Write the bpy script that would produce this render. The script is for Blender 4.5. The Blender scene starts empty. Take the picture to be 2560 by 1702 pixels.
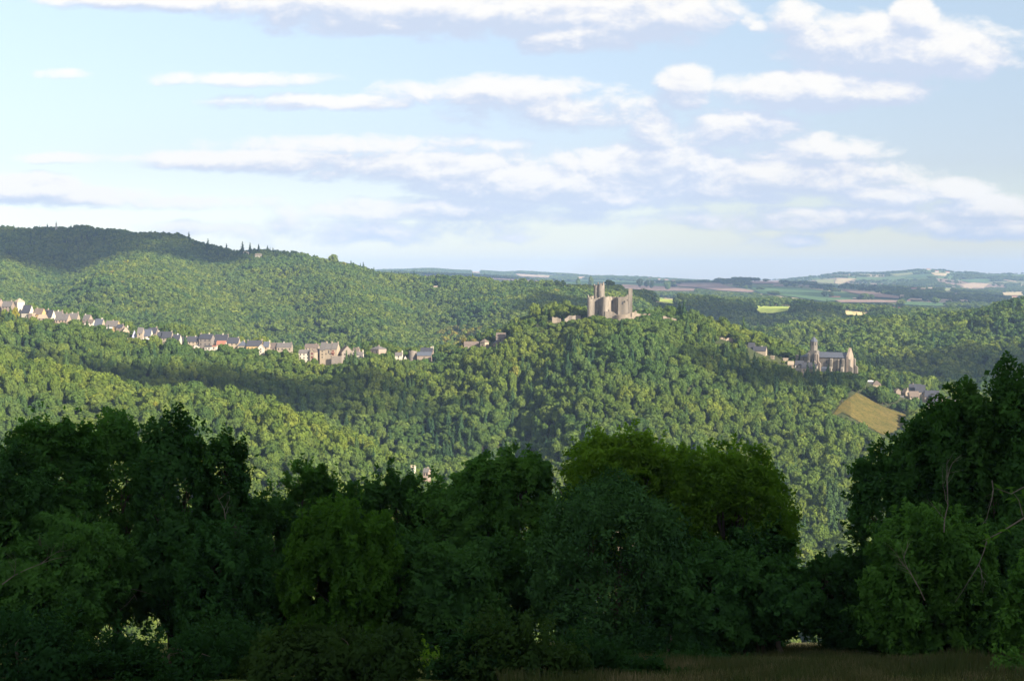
import bpy, math, random
import numpy as np
from mathutils import Vector, Matrix
random.seed(7); RNG = np.random.default_rng(7)
R = math.radians
SC = bpy.context.scene
COL = SC.collection
F = 3500.0                       # focal length in photograph pixels (photograph 2560 x 1702)
PITCH = math.atan(151 / F)
CP, SP = math.cos(PITCH), math.sin(PITCH)

def at(px, py, Y):               # point at horizontal distance Y seen in the direction of a photograph pixel
    cx, cy = (px - 1280) / F, (851 - py) / F
    t = Y / (CP + SP * cy)
    return (cx * t, Y, (-SP + CP * cy) * t)

def proj(X, Y, Z):               # the reverse
    d = CP * Y - SP * Z
    return 1280 + F * X / d, 851 - F * (SP * Y + CP * Z) / d

# ------------------------------------------------------------------ tagging
def tag(o, label=None, cat=None, group=None, kind=None):
    if label: o['label'] = label
    if cat: o['category'] = cat
    if group: o['group'] = group
    if kind: o['kind'] = kind
    return o

def empty(name, loc, label, cat, group=None):
    o = bpy.data.objects.new(name, None); COL.objects.link(o)
    o.location = loc; o.empty_display_size = 1.0
    return tag(o, label, cat, group)

def link(name, me, mat=None, parent=None, loc=(0, 0, 0)):
    o = bpy.data.objects.new(name, me); COL.objects.link(o); o.location = loc
    if mat is not None and not me.materials:
        for m in (mat if isinstance(mat, (list, tuple)) else [mat]): me.materials.append(m)
    if parent is not None: o.parent = parent
    return o

def np_mesh(name, V, Q, smooth=False, midx=None):
    V = np.asarray(V, np.float32).reshape(-1, 3); Q = np.asarray(Q, np.int32)
    k = Q.shape[1]; me = bpy.data.meshes.new(name)
    me.vertices.add(len(V)); me.vertices.foreach_set('co', V.ravel())
    me.loops.add(Q.size); me.loops.foreach_set('vertex_index', Q.ravel())
    me.polygons.add(len(Q)); me.polygons.foreach_set('loop_start', np.arange(0, Q.size, k, dtype=np.int32))
    if midx is not None: me.polygons.foreach_set('material_index', np.asarray(midx, np.int32))
    me.polygons.foreach_set('use_smooth', np.full(len(Q), smooth))
    me.update(calc_edges=True)
    return me

class MB:                        # small mesh builder
    def __init__(s): s.v = []; s.f = []; s.m = []
    def add(s, vs, fs, mi=0):
        b = len(s.v); s.v += [tuple(p) for p in vs]; s.f += [tuple(b + i for i in f) for f in fs]; s.m += [mi] * len(fs)
    def box(s, x0, x1, y0, y1, z0, z1, mi=0):
        s.add([(x0, y0, z0), (x1, y0, z0), (x1, y1, z0), (x0, y1, z0), (x0, y0, z1), (x1, y0, z1), (x1, y1, z1), (x0, y1, z1)],
              [(0, 3, 2, 1), (4, 5, 6, 7), (0, 1, 5, 4), (1, 2, 6, 5), (2, 3, 7, 6), (3, 0, 4, 7)], mi)
    def build(s, name, mat, parent=None, loc=(0, 0, 0), smooth=False):
        me = bpy.data.meshes.new(name); me.from_pydata(s.v, [], s.f)
        o = link(name, me, mat, parent, loc)
        if isinstance(mat, (list, tuple)): me.polygons.foreach_set('material_index', s.m)
        if smooth: me.polygons.foreach_set('use_smooth', [True] * len(me.polygons))
        return o

def tube(mb, pts, rad, n=7, mi=0, cap=True):
    pts = [Vector(p) for p in pts]; ring = []
    for i, p in enumerate(pts):
        d = (pts[min(i + 1, len(pts) - 1)] - pts[max(i - 1, 0)]).normalized()
        a = d.orthogonal().normalized() if abs(d.z) < .9 else Vector((1, 0, 0)); a = (a - d * a.dot(d)).normalized(); b = d.cross(a)
        ring.append([p + (a * math.cos(2 * math.pi * k / n) + b * math.sin(2 * math.pi * k / n)) * rad[i] for k in range(n)])
    V = [v for r in ring for v in r]; Fc = []
    for i in range(len(pts) - 1):
        for k in range(n):
            k2 = (k + 1) % n; Fc.append((i * n + k, i * n + k2, (i + 1) * n + k2, (i + 1) * n + k))
    if cap: Fc += [tuple(range(n))[::-1], tuple(range((len(pts) - 1) * n, len(pts) * n))]
    mb.add(V, Fc, mi)

# ------------------------------------------------------------------ materials
def nodes(name):
    m = bpy.data.materials.new(name); m.use_nodes = True
    nt = m.node_tree; nt.nodes.clear()
    return m, nt, (lambda t, **k: _nn(nt, t, k))
def _nn(nt, t, k):
    n = nt.nodes.new(t)
    for a, b in k.items(): setattr(n, a, b)
    return n
def ramp(nt, fac, cols, interp='LINEAR'):
    r = nt.nodes.new('ShaderNodeValToRGB'); e = r.color_ramp.elements; r.color_ramp.interpolation = interp
    while len(e) < len(cols): e.new(0.5)
    for el, (p, c) in zip(e, cols): el.position = p; el.color = (*c, 1)
    nt.links.new(fac, r.inputs[0]); return r.outputs[0]
def mixc(nt, fac, a, b, mode='MIX'):
    x = nt.nodes.new('ShaderNodeMix'); x.data_type = 'RGBA'; x.blend_type = mode
    for s, v in ((0, fac), (6, a), (7, b)):
        if isinstance(v, bpy.types.NodeSocket): nt.links.new(v, x.inputs[s])
        elif s == 0: x.inputs[0].default_value = v
        else: x.inputs[s].default_value = (*v, 1)
    return x.outputs[2]
def noise(nt, scale, detail=3, vec=None, rough=.55):
    n = nt.nodes.new('ShaderNodeTexNoise'); n.inputs['Scale'].default_value = scale
    n.inputs['Detail'].default_value = detail; n.inputs['Roughness'].default_value = rough
    if vec is not None: nt.links.new(vec, n.inputs['Vector'])
    return n.outputs[0]

def foliage(name, cols, trans=.3, patch=.012, fine=3.0):
    m, nt, N = nodes(name)
    oi = N('ShaderNodeObjectInfo'); out = N('ShaderNodeOutputMaterial')
    c1 = ramp(nt, oi.outputs['Random'], [(i / (len(cols) - 1), c) for i, c in enumerate(cols)])
    n1 = noise(nt, patch, 3, oi.outputs['Location'])
    warm = ramp(nt, n1, [(.36, (.76, .88, 1.0)), (.64, (1.22, 1.12, .82))])
    c2 = mixc(nt, 1.0, c1, warm, 'MULTIPLY')
    tc = N('ShaderNodeTexCoord')
    n2 = noise(nt, fine, 2, tc.outputs['Object'])
    c3 = mixc(nt, 1.0, c2, ramp(nt, n2, [(.3, (.7, .75, .8)), (.7, (1.3, 1.25, 1.1))]), 'MULTIPLY')
    d = N('ShaderNodeBsdfDiffuse'); t = N('ShaderNodeBsdfTranslucent'); mx = N('ShaderNodeMixShader')
    tcol = mixc(nt, 1.0, c3, (1.25, 1.35, .6), 'MULTIPLY')
    nt.links.new(c3, d.inputs[0]); nt.links.new(tcol, t.inputs[0])
    mx.inputs[0].default_value = trans
    nt.links.new(d.outputs[0], mx.inputs[1]); nt.links.new(t.outputs[0], mx.inputs[2]); nt.links.new(mx.outputs[0], out.inputs[0])
    return m

def rough_mat(name, c1, c2, scale=.6, c3=None, rough=.9, spec=.2, streak=False):
    m, nt, N = nodes(name)
    out = N('ShaderNodeOutputMaterial'); b = N('ShaderNodeBsdfPrincipled'); tc = N('ShaderNodeTexCoord')
    v = tc.outputs['Object']
    if streak:
        mp = N('ShaderNodeMapping'); mp.inputs['Scale'].default_value = (1, 1, .25); nt.links.new(v, mp.inputs[0]); v = mp.outputs[0]
    n = noise(nt, scale, 5, v, .65)
    c = ramp(nt, n, [(.3, c1), (.7, c2)])
    if c3:
        n2 = noise(nt, scale * .25, 3, v)
        f = ramp(nt, n2, [(.45, (0, 0, 0)), (.7, (1, 1, 1))]); c = mixc(nt, f, c, c3)
    oi = N('ShaderNodeObjectInfo')
    c = mixc(nt, 1.0, c, ramp(nt, oi.outputs['Random'], [(0, (.86, .86, .88)), (1, (1.1, 1.07, 1.02))]), 'MULTIPLY')
    nt.links.new(c, b.inputs['Base Color']); b.inputs['Roughness'].default_value = rough
    b.inputs['Specular IOR Level'].default_value = spec
    nt.links.new(b.outputs[0], out.inputs[0]); return m

LG = [(.045, .085, .028), (.06, .10, .03), (.075, .12, .032), (.10, .14, .035)]
M = {
 'fol_far': foliage('wood_foliage', [(.058, .096, .028), (.077, .119, .031), (.096, .140, .034), (.124, .163, .041), (.074, .112, .036)], .25),
 'fol_con': foliage('conifer_foliage', [(.036, .066, .028), (.045, .08, .032), (.055, .09, .034)], .12),
 'fol_gold': foliage('yellowing_foliage', [(.15, .17, .035), (.19, .18, .04), (.17, .15, .05)], .3),
 'bark': rough_mat('bark', (.05, .04, .03), (.10, .085, .065), 6),
 'pale_bark': rough_mat('pale_bark', (.09, .08, .068), (.16, .14, .12), 6),
 'stone': rough_mat('castle_stone', (.12, .106, .092), (.31, .27, .235), .55, (.10, .09, .08), streak=True),
 'stone_warm': rough_mat('warm_stone', (.19, .158, .125), (.28, .232, .185), .4),
 'stone_grey': rough_mat('grey_stone', (0.168, 0.147, 0.133), (0.252, 0.217, 0.189), .5),
 'church': rough_mat('church_stone', (.13, .118, .104), (.27, .24, .205), .5, (.12, .113, .105), streak=True),
 'church_warm': rough_mat('church_gable_stone', (.18, .145, .12), (.30, .245, .205), .5, (.17, .15, .135), streak=True),  # church stone lightened and warmed: sunlight on the gable side painted in
 'cream': rough_mat('cream_render', (0.281, 0.234, 0.179), (0.359, 0.300, 0.234), .5),
 'white': rough_mat('white_render', (0.425, 0.387, 0.332), (0.510, 0.468, 0.408), .4),
 'ochre': rough_mat('ochre_render', (0.385, 0.266, 0.119), (0.434, 0.315, 0.161), .5),
 'pinkish': rough_mat('pinkish_render', (0.248, 0.196, 0.164), (0.320, 0.252, 0.212), .5),
 'taupe': rough_mat('taupe_render', (0.210, 0.168, 0.140), (0.266, 0.217, 0.182), .5),
 'violet': rough_mat('violet_timber_render', (.30, .31, .45), (.40, .41, .55), 1.2),
 'slate': rough_mat('slate_roof', (.03, .033, .045), (.058, .06, .078), 1.4, rough=.75, spec=.3),
 'slate_b': rough_mat('bluish_slate_roof', (.06, .072, .10), (.09, .10, .135), 1.4, rough=.7, spec=.3),
 'roof_grey': rough_mat('grey_roof', (.09, .085, .088), (.14, .13, .13), 1.4),
 'roof_brown': rough_mat('brown_roof', (.10, .08, .074), (.155, .125, .11), 1.4),
 'roof_tan': rough_mat('tan_roof', (.24, .20, .16), (.32, .27, .21), 1.4),
 'roof_red': rough_mat('red_tile_roof', (.26, .11, .08), (.34, .16, .11), 1.4),
 'roof_white': rough_mat('white_roof', (.75, .75, .75), (.8, .8, .8), 1.0),
 'pane': rough_mat('window_dark', (.03, .03, .035), (.05, .05, .055), 2, rough=.4),
 'shutter': rough_mat('red_shutter', (.28, .06, .05), (.36, .09, .07), 2),
 'metal': rough_mat('mast_metal', (.30, .31, .33), (.38, .39, .40), 2, rough=.5),
}
# ------------------------------------------------------------------ the lie of the land
def P(*kv):
    a = np.array(kv, float).reshape(-1, 2); return lambda u: np.interp(u, a[:, 0], a[:, 1])
def from_py(Yf, pyf, canopy=0.0):
    def z(u):
        Y = Yf(u); cy = (851 - pyf(u)) / F
        return (-SP + CP * cy) / (CP + SP * cy) * Y - canopy
    return z
cC = P(-700,815, 0,876, 217,917, 380,946, 543,974, 640,999, 760,1047, 923,1099, 1031,1142, 1100,1182, 1300,1290)
YC = P(-700,1000, 0,960, 600,890, 1085,820, 1300,760, 1500,720, 3300,720)
zC0 = from_py(YC, cC, 10)
zC = lambda u: np.where(u < 1300, zC0(u), np.interp(u, [1300, 1500], [-148, -157]))
YB = P(-700,1330, 0,1300, 600,1250, 1000,1225, 1500,1190, 2000,1165, 2300,1175, 3300,1200)
pB = P(-700,750, 0,812, 60,810, 120,805, 184,820, 240,822, 350,862, 450,868, 520,878, 640,884, 700,892, 770,906, 830,908,
       900,895, 960,888, 1000,900, 1070,900, 1150,884, 1200,872, 1250,856, 1330,818, 1380,805, 1450,800, 1530,800, 1600,803,
       1700,812, 1780,842, 1860,866, 1920,892, 1980,912, 2030,934, 2130,940, 2190,968, 2260,990, 2340,1016, 2420,1044, 2560,1090, 3300,1230)
zB = from_py(YB, pB)
cA = P(-900,600, -300,578, 0,575, 140,575, 220,570, 330,580, 470,592, 610,622, 760,647, 920,667, 1030,675, 1200,697, 1250,705, 1370,707,
       1450,714, 1520,714, 1600,727, 1625,742, 1650,758, 1700,764, 1850,768, 1900,786, 1960,778, 2080,777, 2130,792, 2200,780, 2250,776, 2320,785, 3300,785)
YA = P(-900,2850, 0,2800, 900,2500, 1400,2350, 1700,2430, 2100,2450, 3300,2450)
zA = from_py(YA, cA, 9)
cD = P(1700,862, 1760,850, 1850,836, 1950,822, 2100,812, 2200,804, 2330,790, 2430,778, 2560,757, 3300,640)
wD = lambda u: np.clip((u - 1640) / 140, 0, 1)
YD = P(-900,2250, 1400,1980, 1700,1900, 3300,1900)
YV3 = P(-900,1620, 0,1600, 1300,1460, 2000,1430, 3300,1450)
zV3 = P(-900,-95, 0,-95, 1000,-105, 1400,-100, 1700,-110, 2560,-125, 3300,-125)
_zd = from_py(YD, cD, 9)
def zD(u):
    t = (YD(u) - YV3(u)) / (YA(u) - YV3(u)); base = zV3(u) + (zA(u) - zV3(u)) * t ** .9
    w = wD(u); return base * (1 - w) + _zd(u) * w
YD2 = P(-900,2600, 900,2330, 1400,2200, 1700,2130, 3300,2130)
def zD2(u):
    t = (YD2(u) - YV3(u)) / (YA(u) - YV3(u)); base = zV3(u) + (zA(u) - zV3(u)) * t
    w = wD(u); return base * (1 - w) + (np.minimum(_zd(u) - 30, -90)) * w
YF11 = P(-900,3150, 900,2850, 1400,2600, 1700,2680, 2100,2720, 3300,2720)
p11 = P(1400,738, 1560,752, 1640,747, 1700,752, 1880,764, 2050,770, 2180,782, 2560,792, 3300,795)
_z11 = from_py(YF11, p11)
z11 = lambda u: np.where(u < 1400, zA(u) - 35 * np.clip((1500 - u) / 200, 0, 1), _z11(u))
c_ = lambda v: (lambda u: np.full_like(u, float(v)))
KN = [
 (c_(95), lambda u: np.full_like(u, -24.8)),
 (c_(150), c_(-47)),
 (c_(400), c_(-140)),
 (P(-900,620, 1085,600, 1500,620, 3300,620), P(-900,-138, 1085,-150, 1500,-160, 3300,-160)),
 (YC, zC),
 (P(-700,1090, 0,1050, 600,985, 1085,900, 1300,830, 1600,770, 3300,770), P(-700,-92, 0,-105, 600,-128, 1085,-152, 1300,-158, 3300,-160)),
 (YB, zB),
 (lambda u: YB(u) + 45, lambda u: zB(u) + 1.5),
 (YV3, zV3),
 (YD, zD),
 (YD2, zD2),
 (YA, zA),
 (YF11, z11),
 (c_(3600), from_py(c_(3600), P(-900,765, 1400,757, 1700,762, 1900,764, 2300,775, 2560,788, 3300,790))),
 (c_(5000), from_py(c_(5000), P(-900,725, 1000,716, 1400,719, 1700,731, 1900,727, 2100,733, 2300,741, 2560,752, 3300,755))),
 (c_(6500), from_py(c_(6500), P(-900,700, 1000,686, 1200,694, 1300,700, 1400,704, 1560,706, 1780,705, 1900,704, 1960,707, 2100,713, 2300,722, 2560,738, 3300,740))),
 (c_(7500), from_py(c_(7500), P(-900,708, 1000,700, 1300,706, 1960,712, 2100,719, 2300,722, 2560,731, 3300,734))),
 (c_(10000), from_py(c_(10000), P(-700,692, 900,679, 1030,675, 1080,673, 1150,678, 1200,679, 1260,684, 1300,682, 1380,686, 1430,688, 1480,692,
    1530,692, 1600,694, 1680,699, 1760,703, 1960,702, 2040,692, 2100,684, 2150,684, 2200,685, 2230,681, 2320,675, 2360,677, 2380,682, 2420,683, 2470,688, 2560,687, 3300,684))),
 (c_(13000), from_py(c_(13000), c_(708))),
 (c_(19000), from_py(c_(19000), c_(704))),
]
def pchip(x, K, Z):
    h = np.diff(K, axis=0); d = np.diff(Z, axis=0) / h
    m = np.zeros_like(Z); m[0] = d[0]; m[-1] = d[-1]
    same = (d[:-1] * d[1:]) > 0; w1 = 2 * h[1:] + h[:-1]; w2 = h[1:] + 2 * h[:-1]
    with np.errstate(divide='ignore', invalid='ignore'):
        hm = (w1 + w2) / (w1 / d[:-1] + w2 / d[1:])
    m[1:-1] = np.where(same, hm, 0)
    i = np.clip((x[None, :] >= K).sum(0) - 1, 0, K.shape[0] - 2); j = np.arange(x.size)
    hh = h[i, j]; t = np.clip((x - K[i, j]) / hh, 0, 1)
    z0, z1, m0, m1 = Z[i, j], Z[i + 1, j], m[i, j], m[i + 1, j]
    return (2 * t**3 - 3 * t**2 + 1) * z0 + (t**3 - 2 * t**2 + t) * hh * m0 + (-2 * t**3 + 3 * t**2) * z1 + (t**3 - t**2) * hh * m1
_w = [(RNG.uniform(0, 2 * math.pi), RNG.uniform(0, 2 * math.pi), 2 ** RNG.uniform(0, 2.2)) for _ in range(16)]
def bumps(X, Y, L):
    s = 0
    for a, p, f in _w: s = s + np.sin((X * math.cos(a) + Y * math.sin(a)) * 2 * math.pi * f / L / 2 + p) / f ** .8
    return s / 3.2
def seg_d(X, Y, a, b):
    ax, ay = a; bx, by = b; L2 = (bx - ax) ** 2 + (by - ay) ** 2
    t = np.clip(((X - ax) * (bx - ax) + (Y - ay) * (by - ay)) / L2, 0, 1)
    return np.hypot(X - ax - t * (bx - ax), Y - ay - t * (by - ay))
GUL = [((34, 1165), (-5, 970), 24, 17), ((-5, 970), (-30, 830), 28, 15), ((205, 1120), (150, 880), 40, 9), ((-190, 1200), (-130, 1000), 45, 9),
       ((-60, 1190), (-75, 980), 30, 6), ((-560, 2550), (-260, 1650), 80, 34), ((-200, 2450), (-60, 1600), 65, 30), ((-800, 2600), (-640, 1750), 80, 30), ((-380, 2350), (-200, 1700), 50, 14),
       ((560, 1880), (420, 1500), 60, 12), ((90, 1140), (60, 900), 28, -7)]
def H(X, Y):
    X = np.asarray(X, float).ravel(); Y = np.asarray(Y, float).ravel()
    u = np.clip(1280 + F * X / np.maximum(Y, 60), -900, 3300)
    K = np.stack([k(u) for k, z in KN]); Z = np.stack([z(u) for k, z in KN])
    z = pchip(np.clip(Y, K[0], None), K, Z)
    near = -1.7 - .243 * Y + np.clip(X - 30, 0, 60) * .02
    z = np.where(Y < 95, near, z + np.clip(X - 30, 0, 60) * .02 * np.clip((150 - Y) / 55, 0, 1))
    mid = np.clip((Y - 450) / 200, 0, 1) * np.clip((4000 - Y) / 1500, 0, 1)
    flat = 1 - np.exp(-((Y - YB(u) - 22) / 45) ** 2)
    z = z + bumps(X, Y, 260) * 4.5 * mid * flat
    far = np.clip((Y - 3500) / 1500, 0, 1)
    z = z + bumps(X, Y, 1500) * 4 * far
    for a, b, w, dep in GUL: z = z - dep * np.exp(-(seg_d(X, Y, a, b) / w) ** 2) * mid
    return z
def h1(x, y): return float(H(np.array([x]), np.array([y]))[0])

_ug = np.arange(-420, 3000, 10.); _yg = np.geomspace(60, 16000, 620)
_UU, _YY = np.meshgrid(_ug, _yg, indexing='ij')
_ZG = H((_UU - 1280) / F * _YY, _YY).reshape(_UU.shape)
_CAN = ((_YY > 640) & (_YY < 2600)) * 7.0
_EL = _ZG / _YY; _CM = np.maximum.accumulate((_ZG + _CAN) / _YY, axis=1)
def visible(X, Y, Zt):
    u = 1280 + F * X / Y
    i = np.clip(((u + 420) / 10).astype(int), 0, len(_ug) - 1)
    j = np.clip(np.searchsorted(_yg, Y * .985) - 1, 0, len(_yg) - 1)
    return (Zt / Y > _CM[i, j] - .0006) | (Y < 70)
def ground_hit(px, py, Ymin=600, Ymax=15000):       # where the ground is met in the direction of a pixel
    px = np.asarray(px, float).ravel(); py = np.asarray(py, float).ravel()
    cy = (851 - py) / F; sl = (-SP + CP * cy) / (CP + SP * cy); su = (px - 1280) / F / (CP + SP * cy)
    fi = np.clip((su * F + 1280 + 420) / 10, 0, len(_ug) - 1.001); i = fi.astype(int); t = (fi - i)[:, None]
    Yo = np.zeros(px.size); ok = np.zeros(px.size, bool); ymask = (_yg >= Ymin) & (_yg <= Ymax)
    for s in range(0, px.size, 4000):
        q = slice(s, s + 4000); E = _EL[i[q]] * (1 - t[q]) + _EL[i[q] + 1] * t[q]
        hit = (E >= sl[q][:, None]) & ymask; j = hit.argmax(1); ok[q] = hit.any(1) & (j > 0); j = np.maximum(j, 1); k = np.arange(len(j))
        e0, e1 = E[k, j - 1], E[k, j]; w = np.clip((sl[q] - e0) / np.where(np.abs(e1 - e0) < 1e-9, 1, e1 - e0), 0, 1); Yo[q] = _yg[j - 1] * (1 - w) + _yg[j] * w
    return su * Yo, Yo, ok
def inpoly(px, py, poly):
    r = np.zeros(px.shape, bool); n = len(poly)
    for i in range(n):
        x0, y0 = poly[i]; x1, y1 = poly[(i + 1) % n]
        if y0 == y1: continue
        c = ((y0 > py) != (y1 > py)) & (px < (x1 - x0) * (py - y0) / (y1 - y0) + x0)
        r ^= c
    return r

# patchwork of the far plain
CELL = RNG.uniform([-3600, 2600], [5200, 13500], (900, 2))
CELL[:, 0] *= CELL[:, 1] / 9000 + .25
CTYPE = RNG.choice(6, 900, p=[.17, .23, .15, .14, .17, .14])     # wood, grass, pale stubble, brown, green, olive
CCOL = np.array([(.05, .08, .045), (.10, .15, .06), (.30, .25, .16), (.22, .165, .13), (.08, .125, .055), (.16, .17, .08)])
def cells(X, Y):
    idx = np.zeros(X.size, int); gap = np.zeros(X.size)
    for s in range(0, X.size, 20000):
        x = X[s:s + 20000]; y = Y[s:s + 20000]
        d = np.hypot((x[:, None] - CELL[None, :, 0]) , (y[:, None] - CELL[None, :, 1]) * .8)
        o = np.argpartition(d, 1, axis=1)[:, :2]; dd = np.take_along_axis(d, o, 1)
        a = np.argmin(dd, 1); idx[s:s + 20000] = np.take_along_axis(o, a[:, None], 1)[:, 0]; gap[s:s + 20000] = np.abs(dd[:, 0] - dd[:, 1])
    return idx, gap

def build_ground():
    Yr = np.concatenate([np.arange(-420, 40, 12.), np.arange(40, 130, 2.5), np.geomspace(130, 600, 90), np.geomspace(603, 3000, 330)[0:], np.geomspace(3012, 11000, 330), np.geomspace(11100, 19000, 20)])
    s = np.arange(-.62, .6201, .0026)
    SS, YY = np.meshgrid(s, Yr); W = np.sqrt(np.maximum(YY, 0) ** 2 + 250 ** 2) - 250 * np.clip(YY / 600, 0, 1) + 0
    W = np.where(YY > 600, YY, np.sqrt(np.maximum(YY, 0) ** 2 + (250 * (1 - np.clip(YY / 600, 0, 1) ** 2)) ** 2))
    X = (SS * W).ravel(); Y = YY.ravel(); Z = H(X, Y)
    n, m = SS.shape; i = np.arange(n - 1)[:, None] * m + np.arange(m - 1)[None, :]
    Q = np.stack([i, i + 1, i + m + 1, i + m], -1).reshape(-1, 4)
    me = np_mesh('ground', np.stack([X, Y, Z], 1), Q, True)
    col = np.ones((X.size, 4), np.float32)
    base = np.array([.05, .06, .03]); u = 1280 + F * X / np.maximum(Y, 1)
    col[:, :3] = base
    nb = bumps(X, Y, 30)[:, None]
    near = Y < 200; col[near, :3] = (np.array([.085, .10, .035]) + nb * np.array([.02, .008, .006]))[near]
    dry = (np.abs(u - 1985) < 70) & (Y > 66) & (Y < 100); col[dry, :3] = (.34, .29, .15)  # dry grass, painted paler for the extra light in the tree opening
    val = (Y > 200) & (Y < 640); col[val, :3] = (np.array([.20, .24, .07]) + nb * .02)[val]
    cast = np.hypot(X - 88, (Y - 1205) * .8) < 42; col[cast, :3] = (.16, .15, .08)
    pl = Y > YF11(np.clip(u, -900, 3300)) - 110
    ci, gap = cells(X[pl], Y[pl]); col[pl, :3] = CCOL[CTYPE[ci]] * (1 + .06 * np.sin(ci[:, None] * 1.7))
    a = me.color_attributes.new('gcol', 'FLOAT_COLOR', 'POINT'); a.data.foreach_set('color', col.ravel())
    mt, nt, N = nodes('ground_cover')
    out = N('ShaderNodeOutputMaterial'); b = N('ShaderNodeBsdfDiffuse'); at_ = N('ShaderNodeAttribute', attribute_name='gcol')
    g = N('ShaderNodeNewGeometry')
    n1 = noise(nt, .35, 5, g.outputs['Position'], .7); n2 = noise(nt, .03, 3, g.outputs['Position'])
    c = mixc(nt, 1.0, at_.outputs['Color'], ramp(nt, n1, [(.3, (.65, .68, .6)), (.7, (1.35, 1.3, 1.3))]), 'MULTIPLY')
    c = mixc(nt, 1.0, c, ramp(nt, n2, [(.3, (.85, .9, .85)), (.7, (1.15, 1.1, 1.1))]), 'MULTIPLY')
    nt.links.new(c, b.inputs[0]); nt.links.new(b.outputs[0], out.inputs[0])
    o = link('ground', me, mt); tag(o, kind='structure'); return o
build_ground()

def field_mat(name, c1, c2, scale=.02):
    m, nt, N = nodes(name); out = N('ShaderNodeOutputMaterial'); b = N('ShaderNodeBsdfDiffuse'); g = N('ShaderNodeNewGeometry')
    n = noise(nt, scale, 6, g.outputs['Position'], .7); c = ramp(nt, n, [(.3, c1), (.7, c2)])
    c = mixc(nt, 1.0, c, ramp(nt, noise(nt, scale * 5, 4, g.outputs['Position'], .8), [(.38, (.66, .72, .7)), (.62, (1.3, 1.25, 1.2))]), 'MULTIPLY'); nt.links.new(c, b.inputs[0]); nt.links.new(b.outputs[0], out.inputs[0]); return m
FM = {'green': field_mat('green_field', (.07, .12, .055), (.09, .15, .07)), 'brown': field_mat('ploughed_field', (.22, .155, .135), (.27, .195, .165)),
      'pale': field_mat('stubble_field', (.36, .30, .19), (.44, .36, .23)), 'bright': field_mat('sunny_grass_field', (.30, .38, .09), (.38, .42, .12)),
      'gold': field_mat('golden_field', (.42, .34, .18), (.5, .41, .23)), 'olive': field_mat('olive_field', (.20, .22, .10), (.26, .26, .13)),
      'pink': field_mat('pinkish_field', (.34, .26, .19), (.40, .31, .23)),
      'meadow': field_mat('dry_meadow', (.055, .06, .018), (.135, .10, .035), .13)}
FIELDS = [  # polygon in photograph pixels, surface, name, step, lift
 ([(2103,1008),(2141,982),(2171,996),(2207,1016),(2266,1037),(2277,1051),(2234,1082),(2207,1089),(2151,1058),(2105,1032),(2075,1048),(2077,1043)], 'meadow', 'meadow', 2.5, .5),
 ([(1628,746),(1640,743),(1665,746),(1700,751),(1697,762),(1628,752)], 'bright', 'field', 2, .4),
 ([(1660,745),(1700,749),(1700,753),(1660,749)], 'gold', 'field', 1.5, .9),
 ([(1878,764),(1960,766),(2000,768),(2000,772),(1930,784),(1900,782)], 'bright', 'field', 2, .4),
 ([(1960,766),(2045,770),(2045,774),(1990,772)], 'gold', 'field', 1.5, .9),
 ([(2098,776),(2180,783),(2180,788),(2125,790),(2105,784)], 'gold', 'field', 1.5, .9),
 ([(1380,704),(1480,701),(1560,703),(1650,708),(1680,714),(1650,717),(1560,713),(1380,711)], 'green', 'field', 1.5, 2.5),
 ([(1555,712),(1650,716),(1740,722),(1735,729),(1640,728),(1555,722)], 'brown', 'field', 1.5, 2.5),
 ([(1680,711),(1800,711),(1830,718),(1890,728),(1880,733),(1800,728),(1750,722),(1690,716)], 'brown', 'field', 1.5, 2.5),
 ([(1868,703),(1950,702),(1950,711),(1885,711)], 'brown', 'field', 1.5, 2.5),
 ([(1860,714),(2000,720),(2120,735),(2160,748),(2060,756),(1990,745),(1900,735)], 'green', 'field', 1.5, 2.5),
 ([(2098,723),(2160,728),(2250,742),(2250,748),(2180,744),(2120,732)], 'brown', 'field', 1.5, 2.5),
 ([(2080,750),(2250,752),(2250,758),(2100,758)], 'brown', 'field', 1.5, 2.5),
 ([(2270,747),(2430,752),(2430,756),(2270,752)], 'pink', 'field', 1.5, 3),
 ([(2250,755),(2370,758),(2360,768),(2260,764)], 'green', 'field', 1.5, 2.5),
 ([(2090,696),(2146,697),(2100,712),(2085,710)], 'pale', 'field', 1.5, 3),
 ([(2040,700),(2090,698),(2085,710),(2040,708)], 'olive', 'field', 1.5, 3),
 ([(2220,686),(2280,682),(2290,686),(2240,692)], 'olive', 'field', 1.5, 3),
 ([(2260,694),(2310,686),(2330,686),(2300,697)], 'green', 'field', 1.5, 3),
 ([(2325,682),(2370,684),(2365,692),(2335,690)], 'pale', 'field', 1.5, 3),
 ([(2395,713),(2430,707),(2475,710),(2460,722),(2420,722)], 'pink', 'field', 1.5, 3),
 ([(2400,702),(2440,697),(2480,698),(2470,708),(2420,708)], 'green', 'field', 1.5, 3),
 ([(2500,698),(2540,703),(2545,708),(2510,702)], 'pale', 'field', 1.5, 3),
 ([(2500,732),(2560,730),(2560,740),(2510,740)], 'pale', 'field', 1.5, 3),
 ([(2358,722),(2378,720),(2382,728),(2360,730)], 'olive', 'field', 1.5, 3),
 ([(1280,684),(1375,690),(1378,695),(1300,692)], 'pink', 'field', 1.5, 3),
 ([(1443,693),(1465,691),(1455,698),(1444,698)], 'pink', 'field', 1.5, 3),
 ([(1175,679),(1204,680),(1200,684),(1180,683)], 'pink', 'field', 1.5, 3),
 ([(1060,688),(1250,697),(1340,701),(1330,706),(1200,698),(1060,692)], 'brown', 'field', 1.5, 3),
]
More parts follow.
